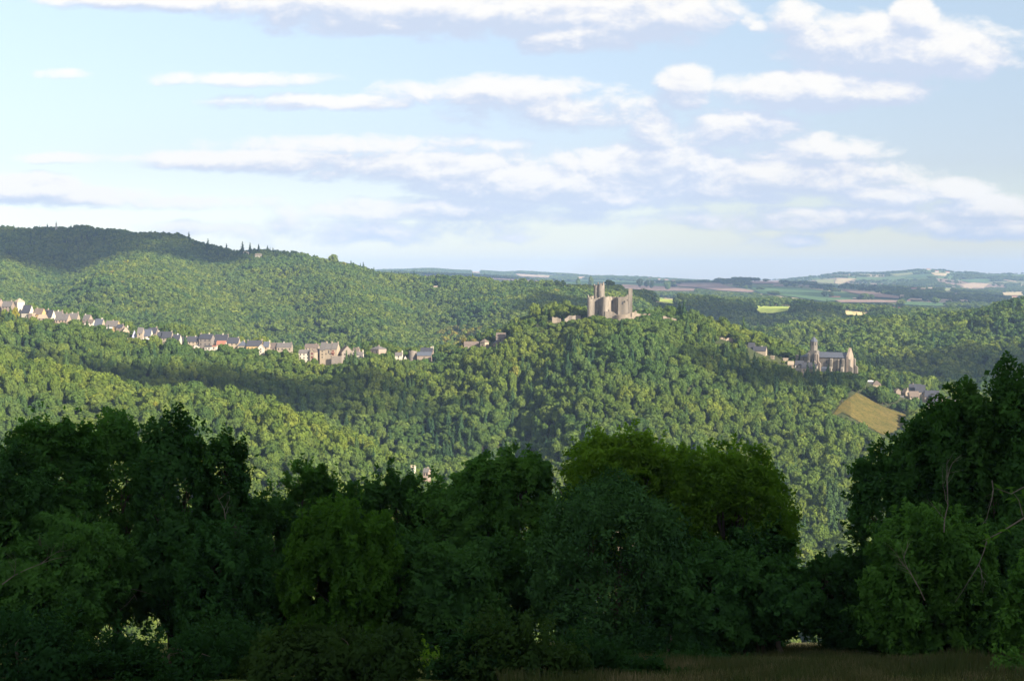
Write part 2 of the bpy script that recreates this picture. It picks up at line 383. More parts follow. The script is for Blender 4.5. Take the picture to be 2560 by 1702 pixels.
def build_field(poly, mat, name, st, lift):
    xs = [p[0] for p in poly]; ys = [p[1] for p in poly]; sx = st * 2 if st < 2 else st
    gx = np.arange(min(xs), max(xs) + sx, sx); gy = np.arange(min(ys), max(ys) + st * .5, st * .5)
    PX, PY = np.meshgrid(gx, gy); ins = inpoly(PX, PY, poly)
    X, Y, ok = ground_hit(PX, PY); X = X.reshape(PX.shape); Y = Y.reshape(PX.shape); ok = ok.reshape(PX.shape) & ins
    if ok.sum() < 4: return
    Z = H(np.where(ok, X, 0), np.where(ok, Y, 100)).reshape(PX.shape) + lift
    n, m = PX.shape; q = []
    for i in range(n - 1):
        for j in range(m - 1):
            c = [(i, j), (i, j + 1), (i + 1, j + 1), (i + 1, j)]
            if all(ok[a] for a in c):
                yy = [Y[a] for a in c]
                if max(yy) / min(yy) < 1.12: q.append([a[0] * m + a[1] for a in c])
    if not q: return
    q = np.array(q)[:, ::-1]; used, inv = np.unique(q, return_inverse=True)
    V = np.stack([X.ravel(), Y.ravel(), Z.ravel()], 1)[used]
    me = np_mesh(name, V, inv.reshape(q.shape), True)
    o = link(name, me, FM[mat]); tag(o, kind='structure')
for f in FIELDS: build_field(*f)
# ------------------------------------------------------------------ houses of the village
CLEAR = []                                            # photo rectangles kept free of trees standing in front
def zpx(px, py, Y): return at(px, py, Y)[2]
HG = {'v': 'houses along the village ridge', 'r': 'houses below the church', 'p': 'far farm buildings on the plain', None: None}
def house(label, xl, xr, yr, ye, yb, Y, rot=-22, typ='side', roof='slate', wall='cream', D=8.0, chim=(), wins=None, grp='v', name='stone_house', cat='house', shut=None, deep=None):
    if typ == 'side': rot = rot * .55; D = D * .85
    th = abs(R(rot)); W = (xr - xl) / F * Y
    if typ == 'hip': D = min(D, W * .8)
    L = max((W - D * math.sin(th)) / math.cos(th), 2.6)
    if L == 2.6 and W > 3: D = max((W - L * math.cos(th)) / max(math.sin(th), .2), 2.5)
    cx = (at(xl, yb, Y)[0] + at(xr, yb, Y)[0]) / 2
    ze, zr = zpx(xl, ye, Y), zpx(xl, yr, Y)
    hx, hy = L / 2, D / 2; c, s = math.cos(R(rot)), math.sin(R(rot))
    cor = [(cx + x * c - y * s, Y + x * s + y * c) for x in (-hx, hx) for y in (-hy, hy)]
    zb = float(min(H(np.array([p[0] for p in cor]), np.array([p[1] for p in cor])))) - .8
    zb = min(zb, zpx(xl, yb, Y) - (2 if deep is None else deep)); z0 = zb
    root = empty(name, (cx, Y, z0), label, cat, HG[grp]); root.rotation_euler.z = R(rot)
    e, r = ze - z0, zr - z0; mb = MB(); rb = MB(); ov = .35; th_ = .22
    if typ == 'side':
        mb.add([(-hx, -hy, 0), (hx, -hy, 0), (hx, hy, 0), (-hx, hy, 0), (-hx, -hy, e), (hx, -hy, e), (hx, hy, e), (-hx, hy, e), (-hx, 0, r - .05), (hx, 0, r - .05)],
               [(0, 1, 5, 4), (1, 2, 6, 9, 5), (2, 3, 7, 6), (3, 0, 4, 8, 7), (4, 5, 9, 8), (6, 7, 8, 9), (0, 3, 2, 1)])
        k = (r - e) / hy
        for sg in (-1, 1):
            y1 = sg * (hy + ov); z1 = e - k * ov
            a = [(-hx - .2, 0, r), (hx + .2, 0, r), (hx + .2, y1, z1), (-hx - .2, y1, z1)]
            rb.add(a + [(p[0], p[1], p[2] + th_) for p in a], [(0, 1, 2, 3), (4, 7, 6, 5), (0, 4, 5, 1), (1, 5, 6, 2), (2, 6, 7, 3), (3, 7, 4, 0)])
    elif typ == 'gable':
        mb.add([(-hx, -hy, 0), (hx, -hy, 0), (hx, hy, 0), (-hx, hy, 0), (-hx, -hy, e), (hx, -hy, e), (hx, hy, e), (-hx, hy, e), (0, -hy, r - .05), (0, hy, r - .05)],
               [(0, 1, 5, 8, 4), (1, 2, 6, 5), (2, 3, 7, 9, 6), (3, 0, 4, 7), (4, 8, 9, 7), (5, 6, 9, 8), (0, 3, 2, 1)])
        k = (r - e) / hx
        for sg in (-1, 1):
            x1 = sg * (hx + ov); z1 = e - k * ov
            a = [(0, -hy - .2, r), (0, hy + .2, r), (x1, hy + .2, z1), (x1, -hy - .2, z1)]
            rb.add(a + [(p[0], p[1], p[2] + th_) for p in a], [(0, 1, 2, 3), (4, 7, 6, 5), (0, 4, 5, 1), (1, 5, 6, 2), (2, 6, 7, 3), (3, 7, 4, 0)])
    elif typ == 'hip':
        mb.box(-hx, hx, -hy, hy, 0, e)
        q = max(hx - hy, 0) * .8; o_ = ov
        rb.add([(-hx - o_, -hy - o_, e), (hx + o_, -hy - o_, e), (hx + o_, hy + o_, e), (-hx - o_, hy + o_, e), (-q - .05, 0, r), (q + .05, 0, r)],
               [(0, 1, 5, 4), (1, 2, 5), (2, 3, 4, 5), (3, 0, 4), (0, 3, 2, 1)])
    else:
        mb.box(-hx, hx, -hy, hy, 0, e)
        rb.box(-hx - .3, hx + .3, -hy - .3, hy + .3, e, max(r, e + .25))
    wo = mb.build('wall', M[wall], root); ro = rb.build('roof', M[roof], root)
    for (fx, hh, cm) in chim:
        b = MB(); x = hx * fx; zt = r + hh; yy = 0 if typ != 'gable' else hy * .3
        b.box(x - .45, x + .45, yy - .4, yy + .4, r - 1.4, zt); b.box(x - .55, x + .55, yy - .5, yy + .5, zt, zt + .18)
        b.box(x - .25, x + .25, yy - .2, yy + .2, zt + .18, zt + .5)
        b.build('chimney', M[cm], ro)
    if wins is None:
        nz = 1 if (ze - zpx(xl, yb, Y)) < 4.5 else 2
        wins = (max(1, int(L / 3)), nz)
    if wins[0]:
        zv = max(zpx(xl, yb, Y) - z0, 0.2); hv = e - zv
        for iz in range(wins[1]):
            for ix in range(wins[0]):
                x = -hx + L * (ix + .5) / wins[0]; z = zv + hv * (iz + .5) / wins[1] + .1
                w, hgt = min(.5, L / wins[0] * .28), min(.75, hv / wins[1] * .33); y = -hy
                b = MB()
                b.box(x - w, x + w, y - .03, y + .05, z - hgt, z + hgt, 0); b.box(x - w - .12, x + w + .12, y - .10, y - .031, z - hgt - .14, z - hgt - .02, 1)
                if shut:
                    b.box(x - w * 2.05, x - w - .02, y - .07, y - .004, z - hgt, z + hgt, 2); b.box(x + w + .02, x + w * 2.05, y - .07, y - .004, z - hgt, z + hgt, 2)
                b.build('window', [M['pane'], M['stone_grey'], M[shut or 'pane']], root)
    CLEAR.append((xl - 1, xr + 1, yr, yb - .35 * max(yb - ye, 0), Y))
    return root
c1 = lambda x=0.8, h=.8, m='cream': ((x, h, m),)
HS = [
 ('white square tower house with tan pyramid roof at the upper left of the village', 36, 61, 745, 754.5, 768, 1312, -40, 'hip', 'roof_tan', 'white', 8, (), (1, 1)),
 ('pinkish house cut by the left edge of the photo, topmost of the village', -14, 6, 747, 757, 770, 1318, -25, 'side', 'roof_brown', 'pinkish', 8, c1(.3)),
 ('low grey-roofed house left of the white tower house', 7, 35, 753, 766, 772, 1308, -15, 'side', 'roof_grey', 'taupe', 9, c1(.7)),
 ('tall steep slate-roofed house with bright white gable below the tower house', 56, 84, 763, 781, 803, 1303, -30, 'side', 'slate', 'white', 9, (), (1, 1)),
 ('plain pale blind-walled annex under the tall white gable', 73, 89, 783, 786, 799, 1299, -20, 'flat', 'roof_tan', 'pinkish', 6, (), (0, 0)),
 ('brown-roofed house with ochre gable right of the tall white gable', 86, 114, 771, 785, 799, 1303, -28, 'side', 'roof_brown', 'ochre', 9, c1(-.6)),
 ('house with small slate roof wedged right of the ochre gable', 106, 125, 774, 787, 797, 1308, -30, 'side', 'slate', 'cream', 8, c1(.9, .9)),
 ('house with low pinkish roof in front of the ochre gable', 96, 118, 787, 795, 802, 1296, -15, 'side', 'roof_tan', 'cream', 7, ()),
 ('slate-roofed house with slanting white gable edge in the upper village', 119, 138, 775, 792, 801, 1304, -32, 'side', 'slate', 'white', 8, ()),
 ('grey-roofed house with white chimney behind the tree of the upper village', 136, 160, 778, 793, 800, 1310, -20, 'side', 'roof_grey', 'taupe', 9, ((-.2, .8, 'white'), (.85, .9, 'pinkish'))),
 ('long grey-roofed house with brown wall and grey blind side wing, in front', 140, 176, 785, 799, 815, 1296, -18, 'side', 'roof_grey', 'pinkish', 9, ((.6, 1.3, 'pinkish'),)),
 ('grey-roofed house with pinkish chimney at its right end, beside the big tree', 171, 199, 783, 797, 808, 1302, -18, 'side', 'roof_grey', 'cream', 8, ((.9, 1.2, 'pinkish'), (-.3, .6, 'white'))),
 ('small grey-roofed house with peach gable left of the slate-blue roof', 208, 231, 787, 799, 803, 1300, -32, 'side', 'roof_grey', 'pinkish', 8, c1(-.7, .6, 'white')),
 ('low cream cottage in front of the peach gable house', 212, 237, 799, 806, 812, 1293, -15, 'side', 'roof_brown', 'white', 6, ()),
 ('house with broad slate-blue roof and white right gable', 237, 262, 797, 813, 821, 1294, -22, 'side', 'slate_b', 'cream', 9, c1(.6, .6, 'white')),
 ('grey-roofed house with bright peach gable, half behind a round tree', 264, 300, 802, 815, 819, 1296, -22, 'side', 'roof_grey', 'ochre', 9, c1(.1, .8, 'pinkish')),
 ('small dark-roofed house right of the peach gable', 292, 311, 811, 818, 823, 1292, -22, 'side', 'slate', 'taupe', 7, c1(.8, .6)),
 ('white open-fronted shed roof on the slope below the peach gable', 267, 279, 818, 820, 823, 1284, 0, 'flat', 'roof_white', 'taupe', 4, (), (0, 0)),
 ('stone house with white-speckled gable facing the viewer', 305, 326, 816, 827, 836, 1286, 14, 'gable', 'slate', 'cream', 9, c1(.5, .6, 'white'), (2, 1)),
 ('violet half-timbered house with steep pointed roof', 328, 345, 824, 840, 852, 1281, 15, 'gable', 'slate', 'violet', 8, (), (2, 1)),
 ('tall narrow cream stone house with three dark windows one above another', 345, 360, 819, 832, 858, 1277, -8, 'side', 'roof_grey', 'cream', 8, (), (1, 3)),
 ('grey-roofed house with long white wall right of the narrow stone house', 360, 381, 823, 839, 846, 1281, -10, 'side', 'slate_b', 'white', 9, ()),
 ('small white lower building under the long white wall', 360, 371, 846, 848, 856, 1273, -5, 'flat', 'roof_white', 'white', 4, (), (1, 1)),
 ('dark-roofed house behind, left part of the crowded slate roofs', 371, 396, 819, 831, 838, 1298, -15, 'side', 'slate', 'taupe', 9, c1(.8, .9)),
 ('cream house with balcony in front of the crowded slate roofs', 394, 411, 829, 840, 853, 1276, -12, 'side', 'slate', 'cream', 8, c1(-.7, .7, 'white')),
 ('slate-roofed house with tall cream wall right of the balcony house', 406, 433, 829, 844, 860, 1273, -14, 'side', 'slate', 'cream', 9, c1(.9, .6)),
 ('white house with skylight in its dark roof', 433, 453, 836, 848, 862, 1270, -10, 'side', 'slate', 'white', 8, c1(.2, .5, 'roof_white')),
 ('dark low roof between the skylight house and the long cream house', 448, 474, 842, 852, 860, 1280, -8, 'side', 'slate', 'taupe', 8, c1(.5, .7, 'cream')),
 ('long cream house with blue-black roof left of the tallest block', 472, 499, 841, 853, 868, 1268, -5, 'side', 'slate', 'cream', 8, c1(.3, .5, 'white')),
 ('tallest grey stone block of the village with light right-hand gable', 499, 536, 835, 846, 865, 1266, -20, 'side', 'slate', 'stone_grey', 10, ((-.95, .6, 'cream'), (.4, .7, 'white')), (3, 2)),
 ('white arcaded building on the slope below the tallest block', 513, 529, 864, 867, 883, 1256, -5, 'flat', 'slate', 'white', 5, (), (2, 2)),
 ('tiny dark-roofed white hut left of the white arcades', 486, 498, 861, 865, 872, 1258, 0, 'gable', 'slate', 'white', 5, (), (1, 1)),
 ('slate-roofed house with white chimney right of the tallest block', 536, 573, 836, 853, 861, 1270, -16, 'side', 'slate', 'stone_grey', 10, ((.2, .7, 'white'), (.98, .3, 'taupe'))),
 ('red-tiled lean-to cottage in front of the slate roofs', 542, 566, 852, 860, 863, 1262, -8, 'side', 'roof_red', 'white', 5, (), (3, 1)),
 ('pale small outbuilding beside the white arcades', 530, 543, 863, 866, 874, 1260, -8, 'flat', 'roof_red', 'white', 5, (), (1, 1)),
 ('low slate-roofed house right of the red-tiled cottage', 566, 600, 844, 857, 864, 1268, -10, 'side', 'slate', 'cream', 9, c1(.85, .6)),
 ('hipped slate-roofed house with cream wall, middle of the village', 596, 620, 852, 864, 874, 1264, -5, 'hip', 'slate_b', 'cream', 9, c1(.3, .6)),
 ('long slate-roofed house with orange and white wall and clipped trees before it', 618, 657, 851, 864, 877, 1262, -5, 'side', 'slate', 'ochre', 9, ((.95, 1.0, 'cream'), (-.9, .5, 'taupe')), (4, 1)),
 ('small white house with pointed gable facing the viewer', 646, 661, 861, 869, 882, 1256, 0, 'gable', 'roof_tan', 'white', 6, (), (1, 2)),
 ('blue-slate-roofed cream house right of the small pointed gable', 659, 676, 854, 866, 881, 1260, -14, 'side', 'slate_b', 'cream', 8, c1(.95, .9, 'white'), (1, 2)),
 ('brown-roofed house with grey-pink wall, left half of the long pair', 677, 693, 857, 869, 877, 1264, -5, 'side', 'roof_brown', 'taupe', 8, ()),
 ('long grey-roofed cream house at the right end of the continuous row', 693, 731, 857, 867, 878, 1262, -5, 'side', 'roof_grey', 'cream', 8, ((-.1, .8, 'white'), (.9, .5, 'taupe')), (4, 1)),
 ('brown-roofed house behind, above the white inn', 763, 798, 860, 868, 877, 1275, -6, 'side', 'roof_brown', 'cream', 8, c1(.6, .5)),
 ('white inn with three pairs of dark windows on the slope', 748, 776, 874, 882, 906, 1245, -4, 'side', 'roof_grey', 'white', 9, (), (3, 3)),
 ('cream gabled house with red shutters joined to the white inn', 776, 794, 871, 879, 906, 1243, -14, 'gable', 'roof_brown', 'cream', 9, (), (1, 3)),
 ('grey low roof between the white inn and the tall manor', 793, 803, 872, 883, 897, 1252, -8, 'side', 'slate_b', 'taupe', 6, (), (1, 1)),
 ('beige barn with broad gable facing the viewer right of the manor', 847, 884, 864, 880, 890, 1245, 20, 'gable', 'roof_brown', 'stone_grey', 10, (), (2, 1)),
 ('dark-roofed house behind the small white cottage', 882, 901, 869, 880, 888, 1245, -20, 'side', 'roof_brown', 'taupe', 8, c1(.6, .5)),
 ('small white cottage with chimneys right of the beige barn', 882, 909, 880, 887, 894, 1236, -8, 'side', 'roof_grey', 'white', 7, ((.95, 1.6, 'white'), (-.95, .3, 'white')), (2, 1)),
 ('hip-roofed house with orange right wall standing alone', 926, 966, 864, 872, 886, 1240, -38, 'hip', 'roof_grey', 'pinkish', 10, c1(.1, .4), (2, 1)),
 ('small white house with tall chimney gable right of the lone hip-roofed house', 988, 1007, 881, 888, 904, 1228, -10, 'side', 'roof_grey', 'white', 7, ((.97, 1.4, 'white'),), (1, 2)),
 ('tiny grey gabled house in the trees', 1008, 1018, 889, 896, 902, 1228, 10, 'gable', 'slate', 'white', 6, (), (1, 1)),
 ('dark slate-roofed house with white chimneys, upper of two brown houses', 1051, 1084, 869, 879, 884, 1232, -12, 'side', 'slate', 'taupe', 8, ((.7, .7, 'white'), (.98, 1.0, 'white'))),
 ('brown house with one large dark opening, lower of two brown houses', 1043, 1080, 880, 888, 900, 1224, -8, 'side', 'slate_b', 'taupe', 8, (), (1, 1)),
 ('long dark roof half hidden by trees left of the cream tower house', 1160, 1197, 854, 862, 870, 1222, 4, 'side', 'roof_brown', 'taupe', 8, (), (0, 0)),
 ('cream tower house with brown pyramid roof on the castle slope', 1200, 1223, 847, 855, 873, 1214, -35, 'hip', 'roof_brown', 'cream', 7, (), (1, 1)),
 ('grey house with flat-topped roof highest on the castle slope', 1240, 1265, 832, 843, 857, 1212, -10, 'side', 'roof_brown', 'stone_grey', 9, (), (1, 1)),
 ('little shaded house with white gable tip under the highest slope house', 1233, 1248, 852, 859, 870, 1206, 8, 'gable', 'slate', 'taupe', 6, (), (1, 1)),
 ('dark-roofed house with bare stone gable, left above the church', 1868, 1890, 857, 873, 878, 1190, -30, 'side', 'slate', 'stone_warm', 9, (), (0, 0), 'r'),
 ('slate-roofed house with cream gable and red shutter, left above the church', 1881, 1919, 866, 876, 900, 1184, -34, 'side', 'slate', 'cream', 10, c1(.3, .3, 'white'), (1, 1), 'r'),
 ('small warm stone hut in the trees below the cream gable', 1926, 1936, 889, 891, 901, 1176, -20, 'flat', 'roof_tan', 'stone_warm', 4, (), (0, 0), 'r'),
 ('small flat-roofed stone building left of the church', 1957, 1969, 895, 897, 902, 1186, 0, 'flat', 'roof_tan', 'stone_warm', 4, (), (0, 0), 'r'),
 ('tan-roofed cottage at the left of the group before the church', 1968, 1986, 903, 911, 918, 1158, -20, 'side', 'roof_tan', 'stone_warm', 7, (), (1, 1), 'r'),
 ('dark-roofed house with white triangular gable left of the bell tower', 1986, 2012, 902, 911, 921, 1156, -34, 'side', 'slate', 'white', 8, (), (2, 1), 'r'),
 ('slate-roofed house with grey gable in front of the bell tower', 2002, 2032, 906, 919, 931, 1150, -34, 'side', 'slate', 'stone_grey', 9, (), (2, 1), 'r'),
 ('narrow slate-roofed house with bright white gable below the bell tower', 2028, 2046, 910, 920, 931, 1146, -40, 'side', 'slate', 'white', 8, (), (0, 0), 'r'),
 ('hip-roofed brown house in the trees between church and lower hamlet', 2180, 2202, 951, 961, 972, 1180, -5, 'hip', 'roof_brown', 'cream', 8, (), (2, 1), 'r'),
 ('flat-topped dark annex left of the hip-roofed brown house', 2167, 2180, 951, 953, 970, 1182, 0, 'flat', 'roof_white', 'slate', 6, (), (0, 0), 'r'),
 ('little tan gable peeping from trees left of the lower hamlet', 2238, 2250, 971, 977, 982, 1180, 0, 'gable', 'roof_tan', 'taupe', 6, (), (0, 0), 'r'),
 ('cream gabled house at the left end of the lower hamlet', 2258, 2272, 972, 980, 986, 1178, 8, 'gable', 'roof_tan', 'cream', 7, c1(.9, .4), (1, 1), 'r'),
 ('big dark roof at the top of the lower hamlet', 2270, 2304, 960, 975, 982, 1186, -30, 'side', 'slate', 'taupe', 10, c1(-.3, .5, 'taupe'), (2, 1), 'r'),
 ('slate-roofed house with cream gable peak, second step of the lower hamlet', 2286, 2315, 962, 978, 988, 1180, -30, 'side', 'slate', 'cream', 9, (), (2, 1), 'r'),
 ('broad slate-roofed house with grey gable, middle step of the lower hamlet', 2309, 2350, 976, 990, 1000, 1174, -30, 'side', 'slate', 'stone_grey', 11, (), (3, 1), 'r'),
 ('brown-roofed low house in front of the top roofs of the lower hamlet', 2272, 2296, 978, 990, 995, 1168, -5, 'side', 'roof_brown', 'cream', 8, (), (3, 1), 'r'),
 ('slate roof with tan gable stepping down in the lower hamlet', 2328, 2348, 984, 996, 1004, 1168, -30, 'side', 'slate', 'taupe', 7, (), (1, 1), 'r'),
 ('lowest house of the lower hamlet with dark roof and sunlit white gable', 2320, 2348, 995, 1008, 1017, 1162, -30, 'side', 'slate', 'white', 9, (), (2, 1), 'r'),
 ('grey tin-roofed shed at the foot of the lower hamlet', 2243, 2259, 989, 996, 999, 1166, -10, 'side', 'roof_grey', 'taupe', 6, (), (0, 0), 'r'),
 ('pale little house just above the dark foreground tree', 2353, 2366, 993, 998, 1006, 1176, -20, 'side', 'roof_tan', 'cream', 6, (), (1, 1), 'r'),
 ('pale cottage glimpsed right of the lower hamlet by the dark tree', 2374, 2392, 998, 1003, 1012, 1178, -20, 'side', 'roof_grey', 'white', 7, (), (1, 1), 'r'),
 ('white villa near the top of the wooded ridge', 609, 622, 629.5, 632, 635, 2560, -10, 'side', 'roof_tan', 'white', 9, (), (2, 1), None),
 ('long white villa just below the first one on the wooded ridge', 638, 654, 634, 637, 640, 2520, -10, 'side', 'roof_tan', 'white', 9, (), (3, 1), None),
 ('white cottage in the woods far behind the castle', 1084, 1096, 715, 718, 722, 2380, -10, 'side', 'roof_tan', 'white', 8, (), (1, 1), None),
 ('pink house with grey roof at the foot of the near wooded slope', 1058, 1076, 1170, 1178, 1190, 815, -20, 'side', 'roof_grey', 'pinkish', 7, c1(.4, .4), (2, 1), None),
 ('small white house at the foot of the near wooded slope', 1026, 1038, 1163, 1167, 1174, 825, -15, 'side', 'roof_tan', 'white', 6, (), (1, 1), None),
 ('pink farmhouse in the valley seen through the bright green crown', 1528, 1606, 1118, 1140, 1190, 690, -12, 'side', 'roof_red', 'pinkish', 10, c1(.4), (4, 2), None),
]
for a in HS:
    shut = 'shutter' if 'shutter' in a[0] else None
    kw = {}
    if len(a) > 14: kw['grp'] = a[14]
    house(*a[:14], **{k: v for k, v in zip(('grp',), a[14:])}, shut=shut)
# manor of three tall blocks, one building
def block(mb, rb, x0, x1, y0, y1, e, r):
    ym = (y0 + y1) / 2; k = (r - e) / ((y1 - y0) / 2)
    mb.add([(x0, y0, 0), (x1, y0, 0), (x1, y1, 0), (x0, y1, 0), (x0, y0, e), (x1, y0, e), (x1, y1, e), (x0, y1, e), (x0, ym, r), (x1, ym, r)],
           [(0, 1, 5, 4), (1, 2, 6, 9, 5), (2, 3, 7, 6), (3, 0, 4, 8, 7), (4, 5, 9, 8), (6, 7, 8, 9)])
    for ys, o in ((y0, -.3), (y1, .3)):
        a = [(x0 - .12, ym, r + .05), (x1 + .12, ym, r + .05), (x1 + .12, ys + o, e - k * .3 + .05), (x0 - .12, ys + o, e - k * .3 + .05)]
        rb.add(a + [(p[0], p[1], p[2] + .2) for p in a], [(0, 1, 2, 3), (4, 7, 6, 5), (0, 4, 5, 1), (1, 5, 6, 2), (2, 6, 7, 3), (3, 7, 4, 0)])
def manor():
    Y = 1246; X = at(825, 900, Y)[0]; z0 = h1(X, Y) - 4; m = Y / F
    root = empty('manor_house', (X, Y, z0), 'tall cream manor of three joined steep-roofed blocks right of the white inn', 'manor', HG['v'])
    root.rotation_euler.z = R(-12)
    z = lambda py: zpx(825, py, Y) - z0
    x = lambda px: (px - 825) * m
    for nm, (a, b, y0, y1, ye, yr) in {'left_wing': (802, 816.5, -4, 5, 874, 856), 'middle_wing': (817, 832, -3.6, 4, 872, 859), 'right_wing': (832.5, 847, -4, 5, 872, 857)}.items():
        mb, rb = MB(), MB(); block(mb, rb, x(a), x(b), y0, y1, z(ye), z(yr))
        w = mb.build(nm, M['cream'], root); rf = rb.build('roof', M['roof_grey'], w)
    for px, pys, shut in ((808.5, (878, 885.5, 892.5), 0), (825.5, (879,), 1), (818, (884,), 0), (837, (877, 885.5), 2)):
        for py in pys:
            b = MB(); h = 1.25 if shut == 1 else .65; yy = -4 if px < 817 or px > 832 else -3.6
            b.box(x(px) - .5, x(px) + .5, yy - .04, yy + .1, z(py) - h, z(py) + h)
            if shut == 2: b.box(x(px) - .95, x(px) - .52, yy - .07, yy - .004, z(py) - h, z(py) + h, 1); b.box(x(px) + .52, x(px) + .95, yy - .07, yy - .004, z(py) - h, z(py) + h, 1)
            b.build('window', [M['pane'], M['shutter']], root)
    b = MB(); b.box(x(833), x(841.5), -5.2, -4.002, z(881.5), z(880.5)); b.build('balcony', M['shutter'], root)
    for px in (816.5, 830, 846):
        b = MB(); b.box(x(px) - .5, x(px) + .5, 0, 1, z(860), z(853.5)); b.box(x(px) - .6, x(px) + .6, -.1, 1.1, z(853.5), z(853)); b.build('chimney', M['cream'], root)
    CLEAR.append((801, 849, 856, 904, Y))
manor()

def ragged_wall(mb, pts, tops, zb, th=1.2, jag=.5, step=.9, rng=None):
    rng = rng or random.Random(3); P_ = []
    for (a, b, ta, tb) in zip(pts[:-1], pts[1:], tops[:-1], tops[1:]):
        L = math.hypot(b[0] - a[0], b[1] - a[1]); n = max(1, int(L / step))
        for i in range(n):
            t = i / n; P_.append((a[0] + (b[0] - a[0]) * t, a[1] + (b[1] - a[1]) * t, ta + (tb - ta) * t))
    P_.append((*pts[-1], tops[-1])); V = []; Fc = []; q = 0
    for i in range(len(P_) - 1):                      # each stretch has its own broken height, so the top steps
        a, b = P_[i], P_[i + 1]; q = q * .5 + rng.uniform(-jag, jag) * .7; z = (a[2] + b[2]) / 2 + q
        dx, dy = b[0] - a[0], b[1] - a[1]; L = math.hypot(dx, dy); nx, ny = -dy / L * th / 2, dx / L * th / 2
        k = len(V); j = rng.uniform(-.2, .2)
        for (p, s) in ((a, -1), (b, -1), (b, 1), (a, 1)): V.append((p[0] + nx * s, p[1] + ny * s, zb))
        for (p, s, e) in ((a, -1, -j), (b, -1, j), (b, 1, j), (a, 1, -j)): V.append((p[0] + nx * s, p[1] + ny * s, z + e))
        Fc += [tuple(k + c for c in f) for f in ((4, 5, 6, 7), (0, 1, 5, 4), (1, 2, 6, 5), (2, 3, 7, 6), (3, 0, 4, 7))]
    mb.add(V, Fc)
def round_tower(mb, cx, cy, r, zb, zt, n=28, th=.9, jag=.5, spikes=(), taper=.0, rng=None):
    rng = rng or random.Random(5); h = []; q = 0
    for k in range(n):
        q = q * .6 + rng.uniform(-jag, jag); e = q
        for (ang, w, dz) in spikes:
            d = abs((2 * math.pi * k / n - R(ang) + math.pi) % (2 * math.pi) - math.pi)
            if d < R(w): e += dz * (1 - .35 * d / R(w))
        h.append(zt + e)
    V = []; Fc = []
    rings = [(r * (1 + taper), zb), (r * (1 + taper * .3), (zb + zt) / 2), (r, None), (r - th, None), (r - th, zt - 5)]
    for (rr, z) in rings:
        for k in range(n):
            a = 2 * math.pi * k / n; V.append((cx + rr * math.cos(a), cy + rr * math.sin(a), h[k] if z is None else z))
    for i in range(len(rings) - 1):
        for k in range(n):
            k2 = (k + 1) % n; Fc.append((i * n + k, i * n + k2, (i + 1) * n + k2, (i + 1) * n + k))
    Fc.append(tuple(range(4 * n, 5 * n))); mb.add(V, Fc)
